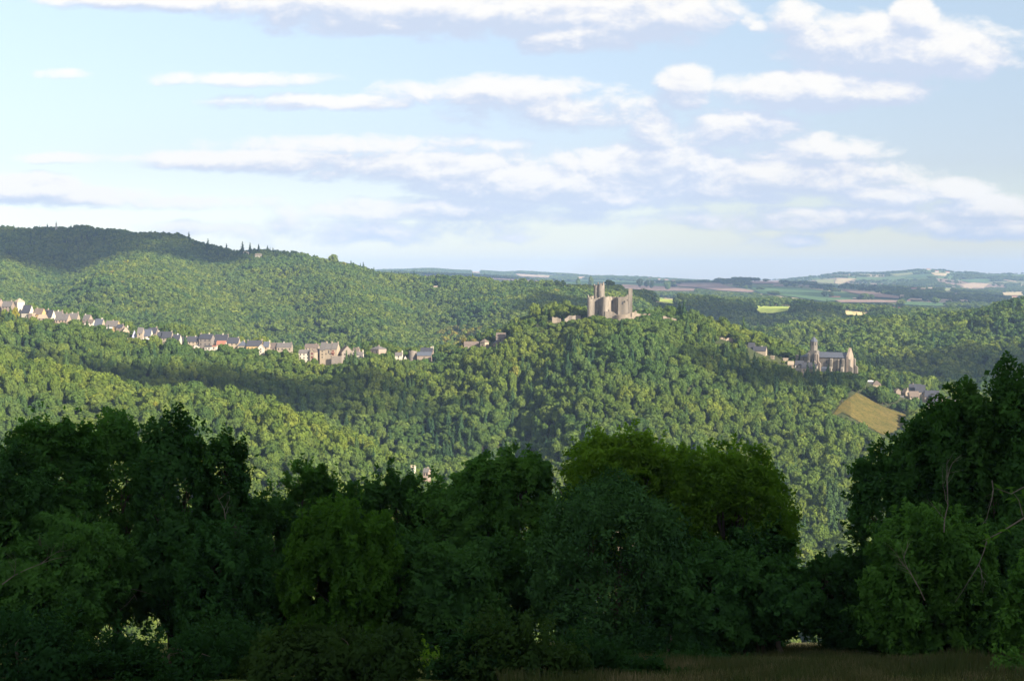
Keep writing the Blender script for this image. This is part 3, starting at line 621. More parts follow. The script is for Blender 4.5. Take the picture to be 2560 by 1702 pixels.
def castle():
    Y = 1200; m = Y / F; X0 = at(1525, 800, Y)[0]; z0 = h1(X0, Y) - 1
    root = empty('castle_ruin', (X0, Y, z0), 'ruined stone castle with broken keep and round towers crowning the wooded hill', 'castle')
    x = lambda px: (px - 1525) * m
    z = lambda py, Yc=Y: zpx(1525, py, Yc) - z0
    rg = random.Random(11); st = M['stone']; B = -9
    mb = MB(); round_tower(mb, x(1474.5), -5, 2.45, B, z(745), spikes=((200, 30, 2.6),), taper=.14, rng=rg); mb.build('left_round_tower', st, root)
    mb = MB(); round_tower(mb, x(1510.5), -6, 2.75, B, z(742.5), jag=.3, taper=.12, rng=rg); mb.build('middle_round_tower', st, root)
    mb = MB(); ragged_wall(mb, [(x(1478), -1.5), (x(1500), -.5), (x(1508), -2)], [z(748), z(743), z(742)], B, 1.6, .4, rng=rg)
    w = mb.build('left_curtain_wall', st, root)
    mb = MB(); ragged_wall(mb, [(x(1472), 4), (x(1484), 9), (x(1500), 9), (x(1513), 5)], [z(745), z(739), z(741), z(740)], B, 1.4, .6, rng=rg); mb.build('rear_curtain_wall', st, root)
    mb = MB(); round_tower(mb, x(1504), 8, 3.0, B, z(712.5, 1208), jag=.35, spikes=((188, 14, 3.2), (262, 12, 2.2), (320, 12, 3.4), (60, 20, 1.5)), rng=rg)
    k = mb.build('keep_tower', st, root)
    mb = MB(); round_tower(mb, x(1492), 9, 2.0, B, z(714, 1208), jag=.5, spikes=((170, 20, .8),), rng=rg); mb.build('stair_turret', st, root)
    mb = MB(); mb.box(x(1495), x(1495) + .7, 6.1, 7.1, z(739, 1207), z(728, 1207)); mb.box(x(1493), x(1493) + .8, 6.85, 7.4, z(727, 1207), z(719, 1207)); mb.build('dark_breach', M['pane'], root)
    mb = MB(); ragged_wall(mb, [(x(1515), -4), (x(1530), .5), (x(1544), -1.5)], [z(741.5), z(743), z(744)], B, 1.6, .8, rng=rg); mb.build('middle_curtain_wall', st, root)
    # great right tower: four walls, a high broken pier at its right end, a torn opening
    mb = MB(); a = R(5); D = 9
    c, s = math.cos(a), math.sin(a)
    tp = lambda lx, ly: (x(1543.5) + lx * c - ly * s, -7 + 1.2 + lx * s + ly * c)
    Wd = (x(1579) - x(1543.5)) / c * .97 - D * abs(s) * .4
    ragged_wall(mb, [tp(0, 0), tp(Wd * .42, 0), tp(Wd * .62, 0), tp(Wd * .78, 0)], [z(742), z(742), z(739), z(735.5)], B, 1.6, .45, rng=rg)
    ragged_wall(mb, [tp(0, 0), tp(0, D)], [z(742), z(746)], B, 1.6, .7, rng=rg)
    ragged_wall(mb, [tp(0, D), tp(Wd, D)], [z(746), z(739)], B, 1.6, .7, rng=rg)
    ragged_wall(mb, [tp(Wd, D), tp(Wd, 1)], [z(739), z(730)], B, 1.6, .5, rng=rg)
    mb.build('right_square_tower', st, root)
    mb = MB(); ragged_wall(mb, [tp(Wd * .775, .05), tp(Wd + .75, .05)], [z(721.5), z(721)], B, 2.2, .25, step=.7, rng=rg); mb.build('high_corner_pier', st, root)
    mb = MB(); p = tp(Wd * .27, -.9); q = tp(Wd * .35, -.9)
    mb.add([(p[0], p[1], z(760)), (q[0], q[1], z(761.5)), (q[0] + .5, q[1] - .0, z(757)), (q[0] + .2, q[1], z(753.5)), (p[0] + .1, p[1], z(754))] +
           [(p[0], p[1] + .6, z(760)), (q[0], q[1] + .6, z(761.5)), (q[0] + .5, q[1] + .6, z(757)), (q[0] + .2, q[1] + .6, z(753.5)), (p[0] + .1, p[1] + .6, z(754))],
           [(0, 1, 2, 3, 4), (0, 5, 6, 1), (1, 6, 7, 2), (2, 7, 8, 3), (3, 8, 9, 4), (4, 9, 5, 0)])
    mb.build('torn_opening', M['pane'], root)
    for px, py, yy, h in ((1531, 755, -.75, 1.2), (1521, 777, -3.6, 1.0), (1495, 781, -2.4, 1.5), (1566, 750, -8.6, .5)):
        mb = MB(); mb.box(x(px) - .35, x(px) + .35, yy - .1, yy + .8, z(py) - h, z(py) + h); mb.build('arrow_slit', M['pane'], root)
    mb = MB(); ragged_wall(mb, [(x(1511), -9), (x(1528), -10), (x(1537), -11)], [z(777.5), z(778.5), z(785)], B, 1.3, .3, rng=rg); mb.build('low_outer_wall', M['stone_grey'], root)
    # gate bastion: a curved front rising to the right
    mb = MB(); pts = []; tops = []
    for i in range(13):
        t = i / 12; ang = R(200 + 95 * t)
        pts.append((x(1553) + 6.2 * math.cos(ang), -10 + 5.2 * math.sin(ang))); tops.append(z(786.5 - 1.5 * t))
    pts += [(x(1575), -13), (x(1582), -9.5), (x(1602), -6)]; tops += [z(780.5), z(779.5), z(786)]
    ragged_wall(mb, pts, tops, B, 1.3, .2, rng=rg); mb.build('gate_bastion', M['stone_warm'], root)
    mb = MB(); mb.box(x(1573.3), x(1575.2), -14.0, -13.2, z(791), z(781.8)); mb.build('gate_slot', M['pane'], root)
    mb = MB(); round_tower(mb, x(1586.5), -8, .9, B, z(776.5), n=12, th=.4, jag=.1, rng=rg); mb.build('watch_turret', M['stone_warm'], root)
    CLEAR.append((1466, 1600, 703, 793, Y)); CLEAR.append((1537, 1580, 780, 797, Y))
    for lab, pts, tops, yc, mt, mat in (
        ('low broken rampart left of the castle, its outermost stretch', [1380, 1392, 1402], [793, 794, 797], 801, 1204, 'stone_warm'),
        ('broken rampart between the castle and the outermost low stretch', [1411, 1422, 1430, 1452], [797, 788, 789, 790], 801, 1203, 'stone_grey'),
        ('low sunlit rampart just right of the castle gate', [1600, 1612, 1626], [785.5, 785, 785.5], 790, 1197, 'stone_warm'),
        ('ruined wall further down right of the castle', [1657, 1667, 1675, 1691], [790, 791, 795, 797], 803, 1190, 'stone_warm'),
        ('jagged ruined wall in the trees between castle and church', [1798, 1806, 1814, 1822, 1831], [847, 844, 848, 845, 846], 857, 1186, 'pinkish')):
        Xc = at(pts[0], yc, mt)[0]; zb = h1(Xc, mt); mb = MB()
        ragged_wall(mb, [((p - pts[0]) * mt / F, (i % 2) * .8) for i, p in enumerate(pts)], [zpx(pts[0], t, mt) - zb for t in tops], -6, 1.2, .6, rng=rg)
        o = mb.build('ruined_wall', M[mat], None, (Xc, mt, zb)); tag(o, lab, 'wall', 'outlying rampart ruins')
        CLEAR.append((pts[0], pts[-1], min(tops), yc - 2, mt))
castle()
for lab, xl, xr, yt, yb, Y, mat in (('stone terrace wall below the right wing of the tall manor', 829, 853, 890, 907, 1238, 'stone_grey'),
                                    ('rounded masonry ruin left of the brown houses', 1022, 1042, 877, 899, 1228, 'stone_grey')):
    X = at((xl + xr) / 2, yb, Y)[0]; z0 = h1(X, Y) - 3; mb = MB(); w = (xr - xl) / 2 * Y / F
    zt = zpx(xl, yt, Y) - z0
    if yt == 877: round_tower(mb, 0, 0, w, 0, zt - .6, n=22, jag=.35, spikes=((280, 50, .8),), rng=random.Random(2))
    else: ragged_wall(mb, [(-w, 0), (w, -1), (w, 4)], [zt, zt, zt], 0, 1, .15)
    o = mb.build('stone_wall' if yt != 877 else 'round_ruin', M[mat], None, (X, Y, z0)); tag(o, lab, 'wall' if yt != 877 else 'ruin'); CLEAR.append((xl, xr, yt, yb, Y))

def church():
    Y = 1178; m = Y / F; XL = at(2003, 930, Y)[0]; th = -30; c, s = math.cos(R(th)), math.sin(R(th))
    YL = Y + 12; z0 = zpx(2080, 942, Y)
    root = empty('church', (XL, YL, z0), 'large grey stone church with octagonal belfry, slate roof and pointed west gable', 'church'); root.rotation_euler.z = R(th)
    z = lambda py, Yc=Y: zpx(2080, py, Yc) - z0
    Lx = lambda px: (px - 2003) * m / c            # along the front wall
    W = 13; e, r = z(893), z(880.5); L = Lx(2110); ch = M['church']
    mb, rb = MB(), MB(); x0 = Lx(2007)
    mb.add([(x0, 0, -8), (L, 0, -8), (L, W, -8), (x0, W, -8), (x0, 0, e), (L, 0, e), (L, W, e), (x0, W, e)], [(0, 1, 5, 4), (1, 2, 6, 5), (2, 3, 7, 6), (3, 0, 4, 7), (4, 5, 6, 7)])
    mb.build('nave_wall', ch, root)
    rb.add([(x0 - .4, -.5, e), (L - .01, -.5, e), (L - .01, W + .5, e), (x0 - .4, W + .5, e), (x0 + 7, W / 2, r), (L - .01, W / 2, r)], [(0, 1, 5, 4), (1, 2, 5), (2, 3, 4, 5), (3, 0, 4), (0, 3, 2, 1)])
    rb.build('nave_roof', M['slate_b'], root)
    # chancel end turret
    mb = MB(); round_tower(mb, Lx(2000), 3.5, 2.6, -8, z(890), n=10, jag=.2); mb.build('chancel_end', ch, root)
    # west gable wall, taller than the roof
    mb = MB(); g = z(868.5); e2 = z(889)
    for xa, xb in ((L, L + 1.8),):
        mb.add([(xa, -.6, -8), (xa, W + .6, -8), (xa, W + .6, e2), (xa, W / 2, g), (xa, -.6, e2), (xb, -.6, -8), (xb, W + .6, -8), (xb, W + .6, e2), (xb, W / 2, g), (xb, -.6, e2)],
               [(0, 4, 3, 2, 1), (5, 6, 7, 8, 9), (0, 5, 9, 4), (4, 9, 8, 3), (3, 8, 7, 2), (2, 7, 6, 1)])
    wg = mb.build('west_gable', M['church_warm'], root)
    mb = MB(); N_ = 16; xf = L + 1.8
    ringo = [(xf + .012, W / 2 + 1.3 * math.cos(2 * math.pi * k / N_), z(897) + 1.3 * math.sin(2 * math.pi * k / N_)) for k in range(N_)]
    mb.add(ringo + [(p[0] + .12, p[1], p[2]) for p in ringo], [tuple(range(N_))[::-1], tuple(range(N_, 2 * N_))] + [(k, (k + 1) % N_, N_ + (k + 1) % N_, N_ + k) for k in range(N_)])
    mb.build('rose_window', M['church'], wg)
    def buttress(px, y0, dep, w, tops, wd=None):
        mb = MB(); xa = Lx(px); d = dep
        for i, (py, f) in enumerate(tops):
            zt = z(py); zb_ = -8 if i == len(tops) - 1 else z(tops[i + 1][0]) - .4
            dd = dep * f
            mb.add([(xa - w, y0, zb_), (xa + w, y0, zb_), (xa + w, y0 - dd, zb_), (xa - w, y0 - dd, zb_), (xa - w, y0, zt), (xa + w, y0, zt), (xa + w, y0 - dd, zt - dd * .6), (xa - w, y0 - dd, zt - dd * .6)],
                   [(0, 3, 7, 4), (1, 5, 6, 2), (2, 6, 7, 3), (4, 7, 6, 5), (0, 1, 2, 3)]); w = w * 1.04
        mb.build('buttress', ch, root)
    for px in (2077, 2093, 2103): buttress(px, 0, 4.2, .95 if px != 2093 else .5, [(895, .35), (912, 1.0)] if px != 2093 else [(897, .3)])
    for yy in (-.6, W + .6 + 1.9):                     # at the gable corners, pointing along the nave axis
        mb = MB()
        for zt, dd in ((z(895), 1.6), (z(911), 3.6)):
            y1 = yy + (0 if yy < 0 else -1.9); 
            mb.add([(xf, y1, -8), (xf, y1 + 1.9, -8), (xf + dd, y1 + 1.9, -8), (xf + dd, y1, -8), (xf, y1, zt), (xf, y1 + 1.9, zt), (xf + dd, y1 + 1.9, zt - dd * .6), (xf + dd, y1, zt - dd * .6)],
                   [(0, 3, 7, 4), (1, 5, 6, 2), (2, 6, 7, 3), (4, 7, 6, 5)])
        mb.build('corner_buttress', ch, root)
    for px, w, a, b in ((2092, .5, 898, 908), (2066, .35, 902, 908), (2015, .35, 897, 902)):
        mb = MB(); xa = Lx(px) + (2.2 if px == 2092 else 0); mb.box(xa - w, xa + w, -.06, .1, z(b), z(a)); mb.add([(xa - w, -.06, z(a)), (xa + w, -.06, z(a)), (xa, -.06, z(a) + .9)], [(0, 1, 2)])
        mb.build('lancet_window', M['pane'], root)
    mb = MB(); mb.add([(Lx(2057), 0, z(916)), (Lx(2074), 0, z(916)), (Lx(2074), -3.6, z(920)), (Lx(2057), -3.6, z(920)), (Lx(2057), 0, -8), (Lx(2074), 0, -8), (Lx(2074), -3.6, -8), (Lx(2057), -3.6, -8)],
                      [(0, 3, 2, 1), (3, 7, 6, 2), (0, 4, 7, 3), (1, 2, 6, 5)])
    mb.build('side_chapel', M['slate_b'], root)
    # tower
    xa, xb = Lx(2029), Lx(2050); dy = -5.5; mb = MB()
    ta = Lx(2030); tb = ta + 7.2; zt = z(877, 1172)
    mb.box(ta, tb, -6, 1.5, -8, zt); mb.box(ta - .25, tb + .25, -6.25, 1.75, zt - 5.2, zt - 4.8)
    tw = mb.build('tower_base', ch, root)
    for xx in (ta - .1, tb - 1.5):
        mb = MB()
        for zz, dd in ((z(883, 1170), .9), (z(900, 1168), 2.0)):
            mb.add([(xx, -6, -8), (xx + 1.7, -6, -8), (xx + 1.7, -6 - dd, -8), (xx, -6 - dd, -8), (xx, -6, zz), (xx + 1.7, -6, zz), (xx + 1.7, -6 - dd, zz - dd), (xx, -6 - dd, zz - dd)], [(0, 3, 7, 4), (1, 5, 6, 2), (2, 6, 7, 3), (4, 7, 6, 5)])
        mb.build('tower_buttress', M['church_warm'] if xx > ta else ch, tw)
    mb = MB()
    for zz, dd in ((z(884, 1170), 1.4), (z(901, 1168), 3.2)):
        mb.add([(tb, -5.2, -8), (tb + dd, -5.2, -8), (tb + dd, -3.3, -8), (tb, -3.3, -8), (tb, -5.2, zz), (tb + dd, -5.2, zz - dd), (tb + dd, -3.3, zz - dd), (tb, -3.3, zz)], [(0, 1, 5, 4), (1, 2, 6, 5), (2, 3, 7, 6), (4, 5, 6, 7)])
    mb.build('tower_buttress', M['church_warm'], tw)
    for xx in (ta + 2.6, ta + 4.8):
        mb = MB(); mb.box(xx - .35, xx + .35, -6.07, -5.9, z(905, 1170), z(898, 1170)); mb.build('lancet_window', M['pane'], tw)
    def octo(cx, cy, rr, za, zb_, r2=None, cap=True):
        r2 = rr if r2 is None else r2; V = []
        for (q, zz) in ((rr, za), (r2, zb_)):
            for k in range(8): a = R(22.5 + 45 * k); V.append((cx + q * math.cos(a), cy + q * math.sin(a), zz))
        return V, [(k, (k + 1) % 8, 8 + (k + 1) % 8, 8 + k) for k in range(8)] + [tuple(range(8, 16)), tuple(range(8))[::-1]]
    cx, cy = (ta + tb) / 2, -2.2; mb = MB(); zb1, zb2 = zt, z(855, 1172)
    V, Fc = octo(cx, cy, 3.0, zb1, zb2); mb.add(V, Fc); V, Fc = octo(cx, cy, 3.15, zb1 + 4.2, zb1 + 4.45); mb.add(V, Fc); V, Fc = octo(cx, cy, 3.2, zb2 - .3, zb2); mb.add(V, Fc)
    bf = mb.build('belfry', M['church'], root)
    for k in range(8):
        a = R(45 * k); mb = MB(); q = 3.0 * math.cos(R(22.5)); px_, py_ = cx + q * math.cos(a), cy + q * math.sin(a); tx, ty = -math.sin(a), math.cos(a); nx, ny = math.cos(a), math.sin(a)
        V = []; w = .5; za_, zb_ = z(864.5, 1172), z(858.5, 1172)
        prof = [(-w, za_), (w, za_), (w, zb_), (w * .5, zb_ + .45), (0, zb_ + .6), (-w * .5, zb_ + .45), (-w, zb_)]
        for (o_, ) in ((.02,), (-.2,)):
            for (t_, zz) in prof: V.append((px_ + tx * t_ + nx * o_, py_ + ty * t_ + ny * o_, zz))
        mb.add(V, [tuple(range(7))] + [(i, (i + 1) % 7, 7 + (i + 1) % 7, 7 + i) for i in range(7)]); mb.build('belfry_opening', M['pane'], bf)
    mb = MB(); V, Fc = octo(cx, cy, 3.5, zb2, z(849, 1172), 2.2); mb.add(V, Fc); V, Fc = octo(cx, cy, 2.2, z(849, 1172), z(842, 1172), .1); mb.add(V, Fc); mb.build('spire', M['slate_b'], bf)
    CLEAR.append((2000, 2137, 842, 926, Y))
church()

def mast():
    Y = 2700; X = at(141, 595, Y)[0]; zt = zpx(141, 552, Y); z0 = h1(X, Y); Ht = zt - z0
    root = empty('radio_mast', (X, Y, z0), 'thin grey lattice radio mast standing on the wooded ridge at far left', 'mast'); mb = MB()
    n = 14; w0, w1 = 2.2, .7
    for k in range(4):
        sx, sy = ((1, 1), (1, -1), (-1, -1), (-1, 1))[k]; tube(mb, [(sx * w0, sy * w0, 0), (sx * w1, sy * w1, Ht * .86)], [.4, .3], 5)
    for i in range(n):
        t0, t1 = i / n, (i + 1) / n; a, b = w0 + (w1 - w0) * t0, w0 + (w1 - w0) * t1; za, zb_ = Ht * .86 * t0, Ht * .86 * t1
        for k in range(4):
            p = ((1, 1), (1, -1), (-1, -1), (-1, 1)); s0, s1 = p[k], p[(k + 1) % 4]
            tube(mb, [(s0[0] * a, s0[1] * a, za), (s1[0] * b, s1[1] * b, zb_)], [.24, .24], 4, cap=False)
            tube(mb, [(s0[0] * b, s0[1] * b, zb_), (s1[0] * b, s1[1] * b, zb_)], [.2, .2], 4, cap=False)
    mb.build('lattice_tower', M['metal'], root)
    mb = MB(); tube(mb, [(0, 0, Ht * .84), (0, 0, Ht)], [.5, .35], 6); mb.build('antenna', M['metal'], root)
mast()

FARH = [(1500, 690, 14, 3, 'white', 'white farmhouse on the left rise of the far plain'),
 (1624, 696, 8, 3, 'white', 'leftmost white house of the distant hamlet behind the castle'), (1648, 698, 7, 3, 'white', 'second white house from the left in the distant hamlet'),
 (1666, 700, 9, 4, 'white', 'biggest white house of the distant hamlet'), (1684, 702, 7, 3, 'white', 'rightmost white house of the distant hamlet'),
 (1946, 713, 24, 5, 'pinkish', 'long pinkish barn on the dark green field'), (2002, 714, 12, 4, 'cream', 'left of two cream barns right of the pinkish barn'),
 (2018, 715, 12, 4, 'cream', 'right of two cream barns right of the pinkish barn'), (2086, 743, 29, 3, 'white', 'very long low white shed on the dark green plain'),
 (2256, 740, 12, 6, 'cream', 'square beige farmhouse among dark hedges'), (2272, 752, 8, 3, 'white', 'small white house under dark hedges right of centre plain'),
 (2321, 673, 9, 4, 'white', 'white building on the very top of the far right hill'), (2342, 679, 9, 5, 'white', 'white gabled farmhouse just below the far hilltop'),
 (2369, 681, 10, 4, 'white', 'pale farmhouse right of the far hilltop'), (2284, 722, 16, 6, 'white', 'white farm at the foot of the far right hill'),
 (2308, 722, 12, 5, 'ochre', 'orange farm building left of the hamlet under the far hill'), (2326, 721, 12, 5, 'pinkish', 'pinkish farm building beside the orange one under the far hill'),
 (2411, 719, 9, 4, 'cream', 'cream barn at the edge of the pink field'), (2426, 721, 8, 4, 'cream', 'small cream barn below the pink field'),
 (2385, 718, 9, 3, 'pinkish', 'low pinkish barn left of the pink field'), (2393, 734, 12, 3, 'pinkish', 'pale roofed farm among the hedges of the right plain'),
 (2326, 754, 9, 5, 'white', 'white farm building left of the big dark tree on the plain'), (2356, 755, 14, 5, 'cream', 'cream farm building right of the big dark tree on the plain'),
 (2531, 727, 7, 3, 'white', 'white house at the far right of the plain'), (2536, 743, 14, 6, 'white', 'white farm near the right edge of the plain'),
 (2234, 769, 12, 3, 'white', 'pale blue-roofed shed behind the right wood, left one'), (2249, 771, 10, 3, 'white', 'pale shed behind the right wood, right one'),
 (1952, 747, 6, 6, 'white', 'lone white house in the dark middle woods'), (2136, 746, 8, 4, 'pinkish', 'small pinkish house in the hedge of the middle plain'),
 (1342, 704, 6, 3, 'white', 'tiny white house left of the castle keep on the plain')]
for px, py, w, h, mat, lab in FARH:
    X, Y, ok = ground_hit([px], [py + h / 2], 2500)
    if not ok[0]: print('farh', px, py); continue
    X, Y = X[0], float(Y[0]); z0 = float(H(np.array([X]), np.array([Y]))[0]); W = w * Y / F / 2; Hh = max(h * Y / F, 5); Wd = 6
    root = empty('farmhouse', (X, Y, z0 - 1), lab, 'farmhouse', HG['p']); root.rotation_euler.z = R(-12)
    mb, rb = MB(), MB(); block(mb, rb, -W, W, -Wd, Wd, Hh * .72, Hh + 1); mb.build('wall', M[mat], root); rb.build('roof', M['roof_tan' if mat != 'white' else 'roof_red'], root)
    CLEAR.append((px - w / 2, px + w / 2, py - h / 2 - 1, py + h / 2, Y))
# ------------------------------------------------------------------ tree shapes
def quads(C, Nn, size, rng, asp=1.3, diamond=False):
    n = len(C); Nn = Nn / np.linalg.norm(Nn, axis=1, keepdims=True)
    a = rng.normal(size=(n, 3)); a -= Nn * (a * Nn).sum(1, keepdims=True); a /= np.linalg.norm(a, axis=1, keepdims=True)
    b = np.cross(Nn, a); s = size[:, None]
    if diamond: V = np.stack([C - a * s * asp, C - b * s * .55, C + a * s * asp, C + b * s * .55], 1)
    else: V = np.stack([C - a * s * asp - b * s, C + a * s * asp - b * s * .8, C + a * s * asp * .8 + b * s, C - a * s * asp + b * s * .9], 1)
    return V.reshape(-1, 3), np.arange(n * 4).reshape(-1, 4)
def ico(c, r, rng, n=8, m=5, sq=.9):
    V = [(0, 0, 1)]; 
    for i in range(1, m):
        for k in range(n):
            t = math.pi * i / m; a = 2 * math.pi * (k + .5 * (i % 2)) / n; V.append((math.sin(t) * math.cos(a), math.sin(t) * math.sin(a), math.cos(t)))
    V.append((0, 0, -1)); V = np.array(V) * (1 + rng.uniform(-.12, .12, (len(V), 1))) * r * np.array([1, 1, sq]) + np.array(c)
    Fq = []
    for k in range(n):
        Fq.append((0, 0, 1 + k, 1 + (k + 1) % n))
        for i in range(m - 2): a = 1 + i * n; Fq.append((a + k, a + n + k, a + n + (k + 1) % n, a + (k + 1) % n))
        e = 1 + (m - 2) * n; Fq.append((e + k, len(V) - 1, len(V) - 1, e + (k + 1) % n))
    return V, [f for f in Fq if len(set(f)) == 4]
def dirs(n, rng, up=.0):
    d = rng.normal(size=(n, 3)); d[:, 2] += up; return d / np.linalg.norm(d, axis=1, keepdims=True)
def crown_proto(seed, width=.42, z0=.22, lobes=16, faces=900, fs=.045, lr=(.15, .24), shape='round'):
    rng = np.random.default_rng(seed); cs = []; Vs = []; Qs = []; off = 0
    zc, hz = (1 + z0) / 2, (1 - z0) / 2
    for i in range(lobes):
        d = dirs(1, rng, .25)[0]; q = rng.uniform(.45, .8)
        p = np.array([d[0] * width * q, d[1] * width * q, zc + d[2] * hz * q])
        if shape == 'tall': p[:2] *= .75
        if shape == 'wide': p[2] = zc + (p[2] - zc) * .8
        cs.append((p, rng.uniform(*lr) * (1 if shape != 'wide' else 1.1)))
    for p, r in cs:
        V, Q = ico(p, r * .86, rng); Vs.append(V); Qs += [[i + off for i in q] for q in Q]; off += len(V)
    nC = len(Qs); P_ = []; Nn = []
    per = faces // lobes
    for p, r in cs:
        d = dirs(per, rng, .3); pts = p + d * r * rng.uniform(.86, 1.12, (per, 1)); ok = np.ones(per, bool)
        for p2, r2 in cs:
            if p2 is not p: ok &= np.linalg.norm(pts - p2, axis=1) > r2 * .88
        P_.append(pts[ok]); Nn.append((d + rng.normal(size=d.shape) * .38)[ok])
    P_ = np.concatenate(P_); Nn = np.concatenate(Nn)
    V, Q = quads(P_, Nn, fs * rng.uniform(.6, 1.25, len(P_)), rng)
    Qs = np.concatenate([np.array(Qs, int), Q + off]); Vs.append(V); Vs = np.concatenate(Vs)
    mb = MB(); tube(mb, [(0, 0, -.15), (.01, 0, .3), (0, .01, .6)], [.028, .02, .008], 5, cap=False)
    k = len(Vs); Vs = np.concatenate([Vs, np.array(mb.v)]); Qt = np.array(mb.f) + k
    mi = np.concatenate([np.zeros(len(Qs)), np.ones(len(Qt))])
    return np_mesh('broadleaf_crown_%d' % seed, Vs, np.concatenate([Qs, Qt]), False, mi)
def conifer_proto(seed, width=.2, tiers=15, per=26, droop=.35):
    rng = np.random.default_rng(seed); C = []; Nn = []; S = []
    for t in range(tiers):
        f = t / (tiers - 1); z = .1 + .88 * f; w = width * (1 - f) ** .85 + .012
        n = max(6, int(per * (1 - f * .7)))
        for k in range(n):
            a = rng.uniform(0, 2 * math.pi); q = rng.uniform(.35, 1.08) * w; dz = -q * droop + rng.uniform(-.015, .015)
            C.append((q * math.cos(a), q * math.sin(a), z + dz)); Nn.append((math.cos(a) * .8 + rng.normal() * .3, math.sin(a) * .8 + rng.normal() * .3, .7)); S.append(rng.uniform(.018, .036) * (1.1 - .5 * f))
    V, Q = quads(np.array(C), np.array(Nn), np.array(S), rng, 1.6)
    mb = MB(); tube(mb, [(0, 0, -.1), (0, 0, .95)], [.018, .004], 5, cap=False)
    n = 9; cone = [(width * .62 * math.cos(2 * math.pi * k / n), width * .62 * math.sin(2 * math.pi * k / n), .1) for k in range(n)] + [(.004 * math.cos(2 * math.pi * k / n), .004 * math.sin(2 * math.pi * k / n), .95) for k in range(n)]
    b = len(V); V = np.concatenate([V, np.array(cone), np.array(mb.v)])
    Qc = np.array([(b + k, b + (k + 1) % n, b + n + (k + 1) % n, b + n + k) for k in range(n)]); Qt = np.array(mb.f) + b + 2 * n
    return np_mesh('conifer_%d' % seed, V, np.concatenate([Q, Qc, Qt]), False, np.concatenate([np.zeros(len(Q) + n), np.ones(len(Qt))]))
def proto_coll(name, meshes, mat):
    c = bpy.data.collections.new(name)
    for i, me in enumerate(meshes):
        for m in (mat, M['bark']): me.materials.append(m)
        o = bpy.data.objects.new('%s_%02d' % (name, i), me); c.objects.link(o)
    return c
NEARP = [crown_proto(20 + i, **k) for i, k in enumerate([dict(lobes=20, faces=1500, fs=.036), dict(lobes=15, faces=1200, fs=.042, width=.36), dict(lobes=24, faces=1700, fs=.034, width=.46, lr=(.12, .2)),
        dict(shape='tall', width=.3, lobes=17, faces=1200, z0=.15, fs=.036, lr=(.12, .18)), dict(lobes=14, faces=1100, width=.4, lr=(.17, .26)), dict(shape='wide', width=.5, lobes=18, faces=1300)])]
FARP = [crown_proto(40 + i, **k) for i, k in enumerate([dict(lobes=11, faces=360, fs=.07, width=.46), dict(lobes=9, faces=320, fs=.08, width=.42), dict(lobes=13, faces=420, fs=.065, width=.5, lr=(.14, .22)), dict(shape='tall', width=.34, lobes=9, faces=300, fs=.07, lr=(.14, .2))])]
CONP = [conifer_proto(60, .25), conifer_proto(61, .21, 17), conifer_proto(62, .30, 14)]
C_NEAR = proto_coll('near_crowns', NEARP, M['fol_far']); C_FAR = proto_coll('far_crowns', FARP, M['fol_far']); C_CON = proto_coll('conifers', CONP, M['fol_con'])
GOLDP = [crown_proto(80, lobes=11, faces=400, fs=.065, width=.4)]; C_GOLD = proto_coll('gold_crowns', GOLDP, M['fol_gold'])
for c, k0 in ((C_NEAR, 6), (C_FAR, 4)):
    for i, me in enumerate(CONP + GOLDP):
        o = bpy.data.objects.new('%s_%02d' % (c.name, k0 + i), me); c.objects.link(o)
def species(pid, X, Y, sc, hgt, k0, pc, pg):
    px, py = proj(X, Y, H(X, Y)); st = bumps(X + 500, Y, 220)
    con = rng.random(X.size) < pc * (1 + 2.5 * np.clip(st, 0, 1)); con &= ~((px > 1340) & (px < 1760) & (Y > 1500)); pid = np.where(con, k0 + rng.integers(0, 3, X.size), pid); s = hgt * rng.uniform(1.15, 1.6, X.size)
    con &= ~((px > 1340) & (px < 1760) & (Y > 1500)); sc[con] = np.stack([s, s, s], 1)[con]
    g = (rng.random(X.size) < pg) | ((((px - 1155) / 60) ** 2 + ((py - 860) / 34) ** 2 < 1) & (rng.random(X.size) < .4)); pid = np.where(g & ~con, k0 + 3, pid); return pid, sc

